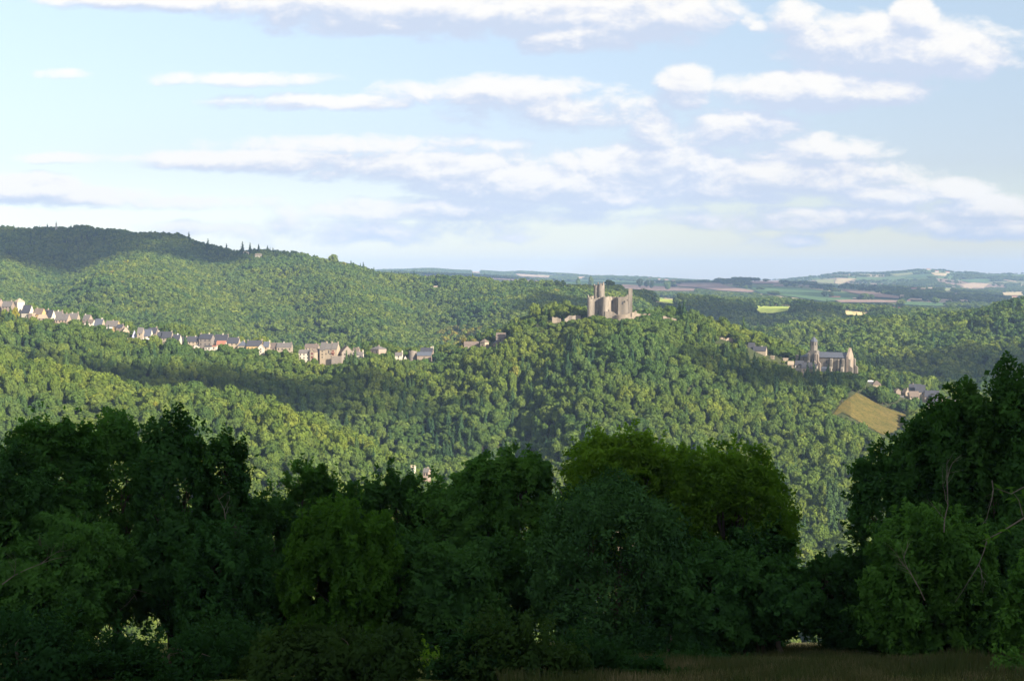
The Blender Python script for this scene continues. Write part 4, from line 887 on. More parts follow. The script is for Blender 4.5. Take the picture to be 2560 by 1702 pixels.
def scatter_object(name, pts, rot, scl, pid, coll):
    me = bpy.data.meshes.new(name); me.vertices.add(len(pts)); me.vertices.foreach_set('co', np.asarray(pts, np.float32).ravel())
    for nm, typ, arr, key in (('srot', 'FLOAT', rot, 'value'), ('sscl', 'FLOAT_VECTOR', scl, 'vector'), ('spid', 'INT', pid, 'value')):
        a = me.attributes.new(nm, typ, 'POINT'); a.data.foreach_set(key, np.asarray(arr, np.int32 if typ == 'INT' else np.float32).ravel())
    o = link(name, me)
    g = bpy.data.node_groups.new(name + '_scatter', 'GeometryNodeTree')
    g.interface.new_socket('Geometry', in_out='INPUT', socket_type='NodeSocketGeometry'); g.interface.new_socket('Geometry', in_out='OUTPUT', socket_type='NodeSocketGeometry')
    n = g.nodes; gi = n.new('NodeGroupInput'); go = n.new('NodeGroupOutput'); ip = n.new('GeometryNodeInstanceOnPoints'); ci = n.new('GeometryNodeCollectionInfo')
    ci.inputs['Collection'].default_value = coll; ci.inputs['Separate Children'].default_value = True; ci.inputs['Reset Children'].default_value = True
    def att(nm, dt):
        x = n.new('GeometryNodeInputNamedAttribute'); x.data_type = dt; x.inputs['Name'].default_value = nm; return x.outputs['Attribute']
    cx = n.new('ShaderNodeCombineXYZ'); L = g.links.new
    L(att('srot', 'FLOAT'), cx.inputs['Z']); L(gi.outputs[0], ip.inputs['Points']); L(ci.outputs[0], ip.inputs['Instance']); ip.inputs['Pick Instance'].default_value = True
    L(att('spid', 'INT'), ip.inputs['Instance Index']); L(cx.outputs[0], ip.inputs['Rotation']); L(att('sscl', 'FLOAT_VECTOR'), ip.inputs['Scale']); L(ip.outputs[0], go.inputs[0])
    o.modifiers.new('scatter', 'NODES').node_group = g
    return o

def blocked(X, Y, Zt, rad):
    """trees that would stand inside a building, on a field, or hide one that the place keeps open"""
    px, py = proj(X, Y, Zt); _, pb = proj(X, Y, Zt * 0 + H(X, Y)); rp = rad / Y * F
    r = np.zeros(X.size, bool)
    for (a, b, t, bt, Yh) in CLEAR:
        ux = (px > a - rp * .8) & (px < b + rp * .8)
        r |= ux & (Y <= Yh + 1) & (py < bt - 2) & (Y > 100)
        r |= (px > a - rp - 4) & (px < b + rp + 4) & (np.abs(Y - Yh) < (9 if Yh < 2000 else 14))
    for f in FIELDS:
        poly = f[0]; xs = [p[0] for p in poly]; ys = [p[1] for p in poly]
        idx = np.where((px > min(xs)) & (px < max(xs)) & (pb > min(ys)) & (py < max(ys)))[0]
        if len(idx):
            bl = np.zeros(len(idx), bool)
            for f_ in (0., .5, 1.): bl |= inpoly(px[idx], py[idx] * f_ + pb[idx] * (1 - f_), poly)
            r[idx] |= bl
    return r
def fit(X, Y, Z, h, rad=.4):
    b = blocked(X, Y, Z + h, h * rad); h2 = h * .5; b2 = blocked(X, Y, Z + h2, h2 * rad); h3 = h * .28; b3 = blocked(X, Y, Z + h3, h3 * rad)
    h = np.where(~b, h, np.where(~b2, h2, h3)); return h, ~(b & b2 & b3)
def jgrid(x0, x1, y0, y1, sp, rng):
    gx, gy = np.meshgrid(np.arange(x0, x1, sp), np.arange(y0, y1, sp)); gx = gx + (np.arange(gx.shape[0]) % 2)[:, None] * sp / 2
    return (gx + rng.uniform(-.42, .42, gx.shape) * sp).ravel(), (gy + rng.uniform(-.42, .42, gy.shape) * sp).ravel()
def inview(X, Y, m=170):
    u = 1280 + F * X / Y; return (u > -m) & (u < 2560 + m)
rng = np.random.default_rng(5)
# near and middle woods
X, Y = jgrid(-560, 560, 600, 1430, 6.7, rng); k = inview(X, Y); X, Y = X[k], Y[k]
u = 1280 + F * X / Y; yb = YB(u)
on_top = (Y > yb - 6) & (Y < yb + 55) & ((u < 1380) | (u > 1780))
keep = (~on_top) | (rng.random(X.size) < np.where(u > 1780, .9, .42))
cy_ = np.hypot(X - 84, Y - 1203) < 16; keep &= ~cy_
X, Y, on_top = X[keep], Y[keep], on_top[keep]
hgt = rng.uniform(8, 13.5, X.size) * (1 + .22 * bumps(X, Y, 90)); hgt = np.where(on_top, hgt * .62, hgt)
near_castle = np.hypot(X - 84, Y - 1195) < 60; hgt = np.where(near_castle, hgt * .7, hgt)
Z = H(X, Y)
MA = dict(X=X, Y=Y, Z=Z, h=hgt)
k = visible(X, Y, Z + hgt); X, Y, Z, hgt = X[k], Y[k], Z[k], hgt[k]; h0 = hgt; hgt, k = fit(X, Y, Z, hgt); X, Y, Z, hgt, h0 = X[k], Y[k], Z[k], hgt[k], h0[k]
wid = 8.9 * np.exp(rng.normal(0, .26, X.size)).clip(.55, 1.75) * (hgt / h0) ** .7; hgt = hgt * (wid / 8.9) ** .35
px, py = proj(X, Y, Z + hgt * .7)
# conifers that can be told apart: stands on the castle slope and in the hollow
def cl(cx, cy, rx, ry): return ((px - cx) / rx) ** 2 + ((py - cy) / ry) ** 2 < 1
con = (cl(1120, 1090, 70, 60) & (rng.random(X.size) < .55)) | (cl(1010, 985, 60, 50) & (rng.random(X.size) < .25)) | (cl(2045, 960, 60, 35) & (rng.random(X.size) < .55)) | \
      (cl(1840, 905, 70, 45) & (rng.random(X.size) < .35)) | (cl(2085, 1270, 18, 60)) | (cl(880, 890, 60, 40) & (rng.random(X.size) < .06)) | (rng.random(X.size) < .004)
insc = (px > -10) & (px < 2570)
size = hgt / Y * insc * ~(((py > 1250) & ((px < 1985) | (px > 2120))) | ((py > 1110) & (px > 1430) & (px < 1880)) | ((py > 1090) & (px < 560)) | ((py > 1040) & (px > 2200)))
order = np.argsort(-size * ~con); ind = np.zeros(X.size, bool); ind[order[:292]] = True; ind &= ~con
cidx = np.where(con & insc)[0]; cidx = cidx[np.argsort(-size[cidx])][:120]; cind = np.zeros(X.size, bool); cind[cidx] = True
def wood_label(x, y, u_):
    if y < YC(u_) + 12 and u_ < 1110: return 'pale green broadleaf tree in the sunlit wood on the nearest left slope', 'trees on the nearest left slope'
    if u_ > 1900: return 'broadleaf tree at the foot of the slope in the gap between dark trees', 'trees in the valley gap'
    return 'broadleaf tree on the lower wooded slope below the castle', 'trees on the castle slope'
for i in np.where(ind)[0]:
    me = NEARP[int(rng.integers(len(NEARP)))]; lab, grp = wood_label(X[i], Y[i], 1280 + F * X[i] / Y[i])
    o = bpy.data.objects.new('broadleaf_tree', me); COL.objects.link(o); o.location = (X[i], Y[i], Z[i]); o.rotation_euler.z = rng.uniform(0, 6.28); o.scale = (wid[i], wid[i], hgt[i]); tag(o, lab, 'tree', grp)
for i in np.where(cind)[0]:
    me = CONP[int(rng.integers(3))]; s = hgt[i] * rng.uniform(1.25, 1.7)
    o = bpy.data.objects.new('conifer_tree', me); COL.objects.link(o); o.location = (X[i], Y[i], Z[i]); o.rotation_euler.z = rng.uniform(0, 6.28); o.scale = (s, s, s)
    uu = 1280 + F * X[i] / Y[i]
    tag(o, 'pointed dark conifer in the stand on the castle slope' if uu < 1500 else 'dark conifer on the slope below the church', 'conifer', 'conifers on the castle slope' if uu < 1500 else 'conifers below the church')
r_ = ~ind & ~cind
pid = rng.choice(6, X.size, p=[.22, .2, .2, .14, .14, .1])
sc = np.stack([wid, wid, hgt], 1); pid, sc = species(pid, X, Y, sc, hgt, 6, .045, .002)
o = scatter_object('wood', np.stack([X, Y, Z], 1)[r_], rng.uniform(0, 6.28, r_.sum()), sc[r_], pid[r_], C_NEAR); tag(o, 'dense green broadleaf wood covering the castle hill and the near slopes', 'wood', kind='stuff')
print('near trees', X.size, 'ind', ind.sum(), 'con', cind.sum())
# far hillsides
X, Y = jgrid(-1350, 1150, 1430, 2900, 7.6, rng); k = inview(X, Y, 120) & (Y < YF11(1280 + F * X / Y) - 60); X, Y = X[k], Y[k]
u = 1280 + F * X / Y
hgt = rng.uniform(8.5, 14.5, X.size) * (1 + .25 * bumps(X, Y, 120)); Z = H(X, Y)
big = (u > 1720) & (Y < 2000); hgt = np.where(big, hgt * 1.25, hgt); q_ = ~big | (rng.random(X.size) < .66); X, Y, Z, hgt, u = X[q_], Y[q_], Z[q_], hgt[q_], u[q_]
k = visible(X, Y, Z + hgt); X, Y, Z, hgt = X[k], Y[k], Z[k], hgt[k]; hgt, k = fit(X, Y, Z, hgt); X, Y, Z, hgt = X[k], Y[k], Z[k], hgt[k]
wid = hgt * 1.02 * np.exp(rng.normal(0, .22, X.size)).clip(.6, 1.6)
nb = Y < 2050
pidf, scf = species(rng.integers(0, 4, X.size), X, Y, np.stack([wid, wid, hgt], 1), hgt, 4, .03, .002)
for msk, nm, coll, np_, lab in ((nb, 'hillside_wood', C_FAR, 4, 'broadleaf wood on the hillsides behind the village and the church'), (~nb, 'ridge_wood', C_FAR, 4, 'broadleaf wood on the far left ridge and behind the castle')):
    o = scatter_object(nm, np.stack([X, Y, Z], 1)[msk], rng.uniform(0, 6.28, msk.sum()), scf[msk], pidf[msk], coll); tag(o, lab, 'wood', kind='stuff')
print('far trees', X.size)
# skyline conifers and other single trees (pixel of the tip, distance, height)
def single(px, ptip, Y, hm, kind, lab, grp, w=None):
    ptip = ptip + (3 if kind == 'con' else 0); x = at(px, ptip, Y)[0]; zt = zpx(px, ptip, Y); z0 = h1(x, Y); hh = max(zt - z0, hm)
    if kind == 'con': me = CONP[random.randrange(3)]; s = (hh * .95, hh * .95, hh)
    else: me = random.choice(NEARP[:5]); s = ((w or hh), (w or hh), hh)
    o = bpy.data.objects.new('conifer_tree' if kind == 'con' else 'broadleaf_tree', me); COL.objects.link(o); o.location = (x, Y, zt - hh); o.scale = s; o.rotation_euler.z = random.uniform(0, 6)
    tag(o, lab, 'conifer' if kind == 'con' else 'tree', grp); return o
for px, t in ((424, 581), (446, 579), (472, 577), (520, 594), (606, 601), (625, 604), (646, 610), (675, 616), (682, 616), (706, 625), (835, 636, ), (901, 655), (95, 574), (60, 575)):
    Yk = float(YA(np.array([float(px)]))[0]) - 20
    big = px == 835
    single(px, t, Yk, 14, 'con' if not big else 'b', 'large round tree rising from the ridge skyline' if big else 'small pointed conifer sticking up from the ridge skyline', None if big else 'skyline conifers on the left ridge', 24 if big else None)
for px, t, w in ((1748, 741, 16), (1780, 745, 14), (1836, 747, 13), (1858, 744, 17), (1878, 744, 17), (1890, 748, 14), (1904, 757, 12), (1916, 755, 10), (1930, 757, 10), (1948, 757, 12), (1972, 750, 16), (2008, 755, 20), (2132, 768, 16), (2158, 772, 14), (2174, 774, 12)):
    single(px, t, 2760, 10, 'b', 'sunlit tree in the row along the bright strip of field', 'trees along the bright field', w)
for px, t, w in ((1608, 722, 22), (1625, 726, 22), (1640, 738, 20), (1690, 741, 18)):
    single(px, t, 2500, 10, 'b', 'sunlit tree just right of the castle on the far woodland edge', 'trees right of the castle', w)
# the plain: hedges, groves and woods
X, Y = jgrid(-3300, 3700, 2620, 11000, 17, rng); k = inview(X, Y, 150) & (Y > YF11(1280 + F * X / np.maximum(Y, 1)) - 60); X, Y = X[k], Y[k]
Z = H(X, Y); k = visible(X, Y, Z + 10); X, Y, Z = X[k], Y[k], Z[k]
ci, gap = cells(X, Y); ct = CTYPE[ci]
px, py = proj(X, Y, Z)
wz = (((px > 1620) & (px < 2070) & (py > 727) & (py < 765) & (py > 727 + (px - 1900).clip(0, 400) * .1)) | ((px > 1788) & (px < 1900) & (py > 699) & (py < 708) & (Y < 7200)) |
      ((px > 2040) & (px < 2560) & (py > 738) & (py < 780) & (rng.random(X.size) < .6)) | ((px > 2100) & (px < 2420) & (py > 690) & (py < 716) & (Y > 7600) & (ct < 1)) |
      ((px > 2200) & (px < 2560) & (py > 724) & (py < 740) & (rng.random(X.size) < .5)) | ((px < 1420) & (py > 694) & (py < 700) & (px > 1230)) | ((px < 1330) & (px > 1030) & (py < 692)))
tree = (ct == 0) | ((gap < 18) & (rng.random(X.size) < .7)) | (rng.random(X.size) < .008) | wz
hgt = rng.uniform(8, 14, X.size); k = tree & ~blocked(X, Y, Z + hgt, 6); X, Y, Z, hgt = X[k], Y[k], Z[k], hgt[k]
w = hgt * rng.uniform(1.3, 2.2, X.size)
o = scatter_object('plain_woodland', np.stack([X, Y, Z], 1), rng.uniform(0, 6.28, X.size), np.stack([w, w, hgt], 1), rng.integers(0, 4, X.size), C_FAR); tag(o, 'dark hedges and groves dividing the fields of the far plain', 'woodland', kind='stuff')
print('plain trees', X.size)
for px, t, Yk, w in ((1600, 697, 5200, 28), (1617, 699, 5200, 36), (1630, 703, 5150, 22), (1668, 703, 5100, 30), (1800, 695, 6300, 60), (1820, 696, 6300, 60), (1845, 693, 6350, 70), (1868, 694, 6350, 60), (1887, 694, 6350, 50), (1895, 695, 6350, 26), (1914, 697, 6350, 36), (1445, 694, 4800, 28), (1478, 689, 4800, 32), (1862, 704, 5600, 40), (1875, 712, 5200, 28), (1902, 718, 5000, 40), (1935, 728, 4600, 60), (2062, 728, 4500, 24), (2078, 728, 4500, 22), (2338, 742, 4200, 50), (2130, 715, 5600, 40), (2160, 733, 4400, 40), (2180, 735, 4400, 30)):
    single(px, t, Yk, 11, 'b', 'dark tree standing out against the far fields', 'single trees on the far plain', w)
# clumps of sunlit shrubs on valley floor by the river
X, Y = jgrid(-260, 260, 330, 640, 10, rng); k = inview(X, Y, 100) & (rng.random(X.size) < .8); X, Y = X[k], Y[k]; Z = H(X, Y); hgt = rng.uniform(5, 11, X.size)
k = ~blocked(X, Y, Z + hgt, 4); X, Y, Z, hgt = X[k], Y[k], Z[k], hgt[k]
o = scatter_object('valley_shrubs', np.stack([X, Y, Z], 1), rng.uniform(0, 6.28, X.size), np.stack([hgt, hgt, hgt], 1), rng.integers(0, 6, X.size), C_NEAR); tag(o, 'sunlit bushes on the valley floor seen through the foreground trees', 'bushes', kind='stuff')
# ------------------------------------------------------------------ foreground trees
def fol_leaf(name, cols, trans=.35): return foliage(name, cols, trans, .02, .5)
FL = {'dark': fol_leaf('dark_green_leaves', [(.034, .088, .024), (.041, .10, .027)]), 'mid': fol_leaf('mid_green_leaves', [(.048, .12, .025), (.057, .135, .029)]),
      'bright': fol_leaf('bright_green_leaves', [(.085, .165, .02), (.097, .182, .022)], .45), 'yellow': fol_leaf('yellow_green_leaves', [(.046, .108, .015), (.052, .118, .017)], .4),
      'blue': fol_leaf('grey_green_leaves', [(.036, .086, .027), (.042, .094, .03)], .2), 'bush': fol_leaf('bush_leaves', [(.026, .05, .014), (.03, .056, .015)]), 'low': fol_leaf('low_bush_leaves', [(.018, .048, .015), (.022, .055, .018)])}
LEAFW = 0
def fg_tree(label, px, top, hw, Y, bot, kind, seed, n=14000, fs=.105, lobes=46, trunk=True, dens=1.0, cat='tree', name='broadleaf_tree', lean=0., dead=0, lean_top=0):
    rng = np.random.default_rng(seed); rd = random.Random(seed); m = Y / F
    x0 = at(px, top, Y)[0]; zt = zpx(px, top, Y); zb = zpx(px, bot, Y); z0 = h1(x0, Y); z0 = min(z0, zb - .4)
    root = empty(name, (x0, Y, z0), label, cat, 'foreground trees' if cat == 'tree' else 'foreground bushes'); hwm = hw * m
    T, B = zt - z0, zb - z0; zc, hz = (T + B) / 2, (T - B) / 2; dpt = min(hwm * 1.0, 4.5)
    cs = []
    for i in range(lobes):                             # limb ends
        d = dirs(1, rng, .1)[0]; q = rng.uniform(.3, .85); r = rng.uniform(.2, .33) * min(hwm, hz)
        p = np.array([d[0] * q * hwm, d[1] * q * dpt, zc + d[2] * q * hz]); p[0] += lean * (p[2] / T); cs.append((p, r))
    fr = rng.normal(size=(10, 3)); fr /= np.linalg.norm(fr, axis=1, keepdims=True); ph = rng.uniform(0, 6.28, (10,))
    def fld(Pq, L0, g=1.45):                           # smooth random field and its slope
        v = np.zeros(len(Pq)); gr = np.zeros_like(Pq); L = L0
        for j in range(10):
            a = Pq @ fr[j] * 6.283 / L + ph[j] * (j + 1); w = 1 / (1 + .25 * j); v += np.sin(a) * w; gr += (np.cos(a) * w * 6.283 / L)[:, None] * fr[j]; L = L0 / (1 + .35 * (j % 5))
        return v / 2.4, gr / 2.4
    nn = int(n * 4.9); d = dirs(nn, rng, .05); q = rng.uniform(.22, 1.0, nn) ** .45 * 1.22
    d[:, 0] = np.sign(d[:, 0]) * np.abs(d[:, 0]) ** .85
    env, _ = fld(d * 1.0, 1.5)                         # bulges and bays of the outline
    env2, _ = fld(d * 1.0 + 7, .55)
    lim = .92 + .17 * env + .12 * env2
    sn = (np.abs(d) ** 2.9).sum(1) ** (-1 / 2.9); q = q * sn; lim = lim * sn; top = np.clip(d[:, 2], 0, 1); Pq = np.stack([d[:, 0] * q * hwm * (1 - .10 * top), d[:, 1] * q * dpt, zc + d[:, 2] * q * hz], 1)
    Pq[:, 0] += lean * Pq[:, 2] / T + lean_top * top
    cl_, gr = fld(Pq, 2.6); c2, g2 = fld(Pq + 31, 1.0)
    fine = cl_ * .75 + c2 * .55; edge = np.clip((lim - q) * 5, -1, 1)
    keep = (q < lim + .10 * c2) & (fine + .45 * edge > rng.uniform(-.38, .24, nn))
    Pn = Pq[keep]; Nn = (-(gr * .8 + g2 * .35) * .9 + d * .6)[keep] + rng.normal(size=(keep.sum(), 3)) * .65 + np.array([0, 0, .35])
    # sprays that stand out from the outline
    for i in range(int(lobes * .9)):
        dd = dirs(1, rng, .35)[0]; dd = dd * (np.abs(dd) ** 2.9).sum() ** (-1 / 2.9) * .96; base = np.array([dd[0] * hwm, dd[1] * dpt, zc + dd[2] * hz]); base[0] += lean_top * max(dd[2], 0)
        e = dd + rng.normal(size=3) * .4 + np.array([0, 0, .35]); e /= np.linalg.norm(e); L = rng.uniform(.3, .9); k = int(40 * L) + 10; tt = rng.uniform(-1.2, 1, (k, 1))
        Pn = np.concatenate([Pn, base + e * tt * L + rng.normal(size=(k, 3)) * .10 * (1.4 - tt)]); Nn = np.concatenate([Nn, rng.normal(size=(k, 3)) + dd])
    V, Q = quads(Pn, Nn, fs * rng.uniform(.6, 1.35, len(Pn)), rng, 1.25, True)
    me = np_mesh('crown', V, Q); cr = link('crown', me, FL[kind], root)
    if trunk:
        mb = MB(); tr = max(.12, T * .018); f = rd.uniform(-.5, .5)
        zs = min(B + hz * .9, T * .7)
        main = [(0, 0, -.6), (f * .3, 0, zs * .35), (f * .8 + lean * .3, .1, zs * .75), (f + lean * .6, 0, zs + hz * .35)]
        tube(mb, main, [tr * 1.35, tr, tr * .75, tr * .3], 8)
        big = sorted(cs[:lobes], key=lambda c: -c[1])[:16]
        for p, r in big:
            s = rd.uniform(.3, .95); b0 = Vector(main[1]).lerp(Vector(main[2]), s); e = Vector(p.tolist()); md = b0.lerp(e, .5) + Vector((rd.uniform(-.3, .3), rd.uniform(-.3, .3), -.1 * (e - b0).length + rd.uniform(0, .4)))
            tube(mb, [b0, md, e], [tr * .34, tr * .2, tr * .06], 5, cap=False)
            for _ in range(3):
                e2 = e + Vector((rd.uniform(-1, 1), rd.uniform(-1, 1), rd.uniform(-.3, 1))) * r; tube(mb, [e.lerp(md, .4), e.lerp(e2, .5) + Vector((0, 0, .1)), e2], [tr * .16, tr * .1, tr * .03], 4, cap=False)
        mb.build('trunk', M['bark'], root)
    return root
def branch(mb, p, d, L, r, rd, depth=0):
    pts = [Vector(p)]; d = Vector(d).normalized()
    for i in range(5):
        d = (d + Vector((rd.uniform(-.3, .3), rd.uniform(-.2, .2), rd.uniform(-.25, .2)))).normalized(); pts.append(pts[-1] + d * L / 5)
    tube(mb, pts, [r * .7 * (1 - .17 * i) for i in range(6)], 5, cap=False)
    if depth < 2:
        for i in (1, 2, 3, 4):
            if rd.random() < .8: branch(mb, pts[i], d + Vector((rd.uniform(-1, 1), rd.uniform(-.5, .5), rd.uniform(-.6, .9))), L * .5, r * .5, rd, depth + 1)
def dead(root, px, py, Y, d, L, r, seed):
    mb = MB(); o = root.location; a = Vector(at(px, py, Y)) - o; rd = random.Random(seed); branch(mb, a, d, L, r, rd)
    mb.build('dead_branch', M['pale_bark'], root)
FG = [
 ('dark green tree cut by the left edge of the photo, behind bare branches', -25, 1120, 150, 63, 1560, 'dark', 0),
 ('broad green tree with rounded double top near the left edge', 138, 1056, 118, 66, 1600, 'mid', 1),
 ('green tree between the double-topped tree and the tallest left tree', 290, 1052, 95, 69, 1545, 'mid', 2),
 ('tallest tree of the left group, dark, with two-pointed top', 433, 1052, 92, 67, 1540, 'dark', 3),
 ('dark tree sloping down at the right side of the left group', 552, 1092, 82, 66, 1560, 'dark', 4),
 ('dark tree standing in front of the tallest left tree, blue-green', 560, 1322, 125, 61, 1740, 'dark', 5),
 ('dark leafy tree in the lower left, left of the bright gap', 150, 1310, 170, 61, 1600, 'mid', 6),
 ('dark slim tree below the tallest left tree beside the bright gap', 425, 1280, 95, 64, 1590, 'dark', 7),
 ('airy green tree with open crown left of centre, top against the lit slope', 765, 1162, 95, 72, 1480, 'mid', 8),
 ('low-topped dark tree between the airy tree and the centre trees', 885, 1215, 95, 74, 1500, 'dark', 9),
 ('yellowish green round tree left of centre in front of darker trees', 855, 1262, 142, 60, 1640, 'yellow', 10),
 ('dark blue-green tree just left of the centre, top beside the pink house', 988, 1180, 90, 71, 1560, 'dark', 11),
 ('green centre tree whose rounded top is cut by sunlit slope', 1115, 1190, 105, 70, 1480, 'mid', 12),
 ('green tree of the centre with domed top, left of the big bright crown', 1296, 1130, 90, 72, 1440, 'mid', 13),
 ('small green tree joining the two centre crowns', 1205, 1158, 85, 71, 1450, 'mid', 14),
 ('dark tree in the lower centre left of the grey-green willow', 1130, 1390, 130, 61, 1740, 'dark', 15),
 ('large bright green tree, highest crown right of centre', 1555, 1080, 150, 71, 1480, 'bright', 16),
 ('large rounded green tree whose right side falls to the valley gap', 1822, 1110, 152, 70, 1560, 'bright', 17),
 ('lower green limbs of tree between bright crown and right round tree', 1690, 1130, 100, 73, 1500, 'bright', 18),
 ('wide grey-green willow-like tree in front of the bright crown', 1530, 1215, 200, 62, 1640, 'blue', 19),
 ('dark tree in the shade below the right round tree', 1760, 1370, 150, 61, 1630, 'dark', 20),
 ('dark tree left beside the bright patch of grass', 1905, 1320, 90, 67, 1560, 'dark', 22),
 ('dark tree closing the bottom of the valley gap', 2105, 1395, 95, 67, 1600, 'dark', 23),
 ('dark green tree at the left flank of the great right mass, bulging to the gap', 2232, 1130, 105, 66, 1600, 'dark', 24),
 ('tall dark tree in the middle of the great right mass', 2400, 1010, 120, 64, 1600, 'dark', 25),
 ('dark tree filling the dip between the left group and the airy tree', 655, 1245, 90, 69, 1560, 'dark', 29), ('low dark tree under the two centre crowns', 1250, 1345, 85, 66, 1600, 'dark', 30), ('dark tree between the yellowish tree and the centre', 1010, 1330, 95, 64, 1640, 'dark', 31), ('small dark tree right of the bright gap at lower left', 690, 1400, 95, 62, 1680, 'dark', 32), ('dark tree low between the grey-green and the bright crown', 1400, 1300, 85, 67, 1560, 'mid', 33),
 ('dark tree filling the slope of the great right mass', 2318, 1050, 90, 65, 1600, 'dark', 34), ('dark tree just left of the tallest right tree', 2470, 965, 95, 63, 1600, 'dark', 35), ('tallest tree at the right edge of the photo', 2605, 935, 135, 62, 1640, 'dark', 26),
 ('mid-height green tree in front of the great right mass', 2330, 1290, 170, 57, 1640, 'mid', 27),
 ('dark tree low at the right behind the yellowish twig', 2520, 1330, 150, 57, 1660, 'dark', 28),
]
roots = {}
for (lab, px, top, hw, Y, bot, kind, sd) in FG:
    big = hw > 110
    roots[sd] = fg_tree(lab, px, top, hw, Y, bot, kind, 100 + sd, n=30000 if big else 17000, lobes=70 if big else 44, fs=.10 if kind != 'blue' else .085)
dead(roots[0], 8, 1385, 61, (1, 0, -.1), 5.5, .07, 1); dead(roots[0], 180, 1440, 60.5, (-1, 0, .35), 4.0, .05, 2); dead(roots[6], 5, 1460, 58, (.6, 0, .5), 3.0, .04, 8)
dead(roots[4], 565, 1305, 63, (0, 0, 1), 1.4, .025, 3); dead(roots[19], 1405, 1235, 60.5, (-.3, 0, 1), 1.2, .025, 4)
dead(roots[27], 2360, 1330, 53, (0, 0, 1), 2.6, .035, 5); dead(roots[27], 2312, 1500, 52, (-.5, 0, .8), 2.2, .03, 6); dead(roots[26], 2480, 1200, 59, (.2, 0, -1), 2.0, .035, 7); dead(roots[28], 2470, 1340, 52, (-.2, 0, -1), 2.8, .03, 12)
BU = [('dark bush in the bottom left corner', 60, 1545, 175, 38, 1930, 'low', 40), ('dark bush at the bottom left of the bright gap', 230, 1600, 175, 38, 1930, 'low', 41),
      ('low bush in the middle of the bright gap at lower left', 335, 1625, 60, 60, 1720, 'low', 58), ('low bush under the dark left trees', 430, 1600, 175, 38, 1930, 'low', 42), ('bramble bush at the bottom, left of centre', 760, 1590, 175, 38, 1930, 'bush', 43),
      ('rusty green bramble bush at the bottom centre-left', 930, 1600, 175, 38, 1930, 'bush', 44), ('small bright green bush on the bottom edge', 1065, 1650, 46, 46, 1740, 'bright', 45),
      ('green fern-like bush on the bottom edge at the centre', 1300, 1560, 175, 38, 1930, 'bush', 46), ('dark bush left of the meadow edge', 1470, 1600, 120, 41, 1850, 'low', 47),
      ('dark bush beside the bent tree, right of the bright patch', 2118, 1575, 62, 64, 1655, 'low', 48), ('spreading dark bush on the bottom edge left of the rusty bramble', 560, 1560, 160, 42, 1930, 'low', 55), ('bottom edge bush between the bright bush and the fern-like bush', 1170, 1610, 110, 38, 1930, 'low', 56), ('long low bush under the right trees', 2250, 1560, 120, 59, 1660, 'low', 49),
      ('low dark bush at the right under the trees', 2440, 1570, 120, 58, 1670, 'low', 50), ('green leafy bush hanging in at the right edge', 2562, 1420, 40, 44, 1640, 'mid', 51),
      ('small green bush in the bottom right corner', 2545, 1655, 45, 42, 1740, 'mid', 52), ('thicket of thin stems at the edge of the meadow', 1840, 1530, 110, 63, 1640, 'low', 53), ('low dark bush on the bottom edge where the meadow begins', 1600, 1655, 110, 42, 1780, 'low', 59), ('dark bush on the meadow edge right of the grey-green willow', 1745, 1640, 100, 52, 1720, 'low', 60), ('dark thicket under the grey-green willow', 1640, 1570, 130, 57, 1740, 'low', 54)]
for (lab, px, top, hw, Y, bot, kind, sd) in BU: fg_tree(lab, px, top, hw, Y, bot, kind, 200 + sd, n=11000, lobes=34, fs=.075, cat='bush', name='bush')
# the bent little tree
r = fg_tree('small tree with a dark S-bent trunk at the edge of the meadow', 1955, 1415, 95, 60, 1585, 'dark', 321, n=12000, lobes=34, trunk=False)
mb = MB(); o = r.location; q = [Vector(at(a, b, 60)) - o for a, b in ((1958, 1668), (1957, 1645), (1952, 1628), (1945, 1612), (1946, 1590), (1950, 1560), (1945, 1520), (1960, 1470))]
tube(mb, q, [.19, .15, .12, .11, .1, .09, .07, .03], 8)
for a, b in ((1950, 1560), (1945, 1520)):
    s = Vector(at(a, b, 60)) - o
    for d in (-1, 1): tube(mb, [s, s + Vector((d * .5, .1, .5)), s + Vector((d * 1.1, .2, .9))], [.05, .035, .015], 5, cap=False)
mb.build('trunk', M['bark'], r)
for px, Y in ((1822, 61), (1862, 60.5), (1895, 61), (1905, 61), (1775, 60)):       # slender stems in the shade
    x = at(px, 1650, Y)[0]; z = h1(x, Y); mb = MB(); f = random.uniform(-.3, .3)
    tube(mb, [(0, 0, -.2), (f * .4, 0, 1.4), (f, .1, 3.0)], [.09, .07, .05], 6); 
    rt = empty('sapling', (x, Y, z), 'slender dark sapling stem among the thicket at the meadow edge', 'sapling', 'stems at the meadow edge'); mb.build('trunk', M['bark'], rt)
    rg = np.random.default_rng(int(px)); C = rg.normal(size=(500, 3)) * [.5, .4, .7] + [f, 0, 3.1]; V, Q = quads(C, rg.normal(size=(500, 3)), rg.uniform(.05, .1, 500), rg, 1.25, True)
    link('crown', np_mesh('crown', V, Q), FL['dark'], rt)
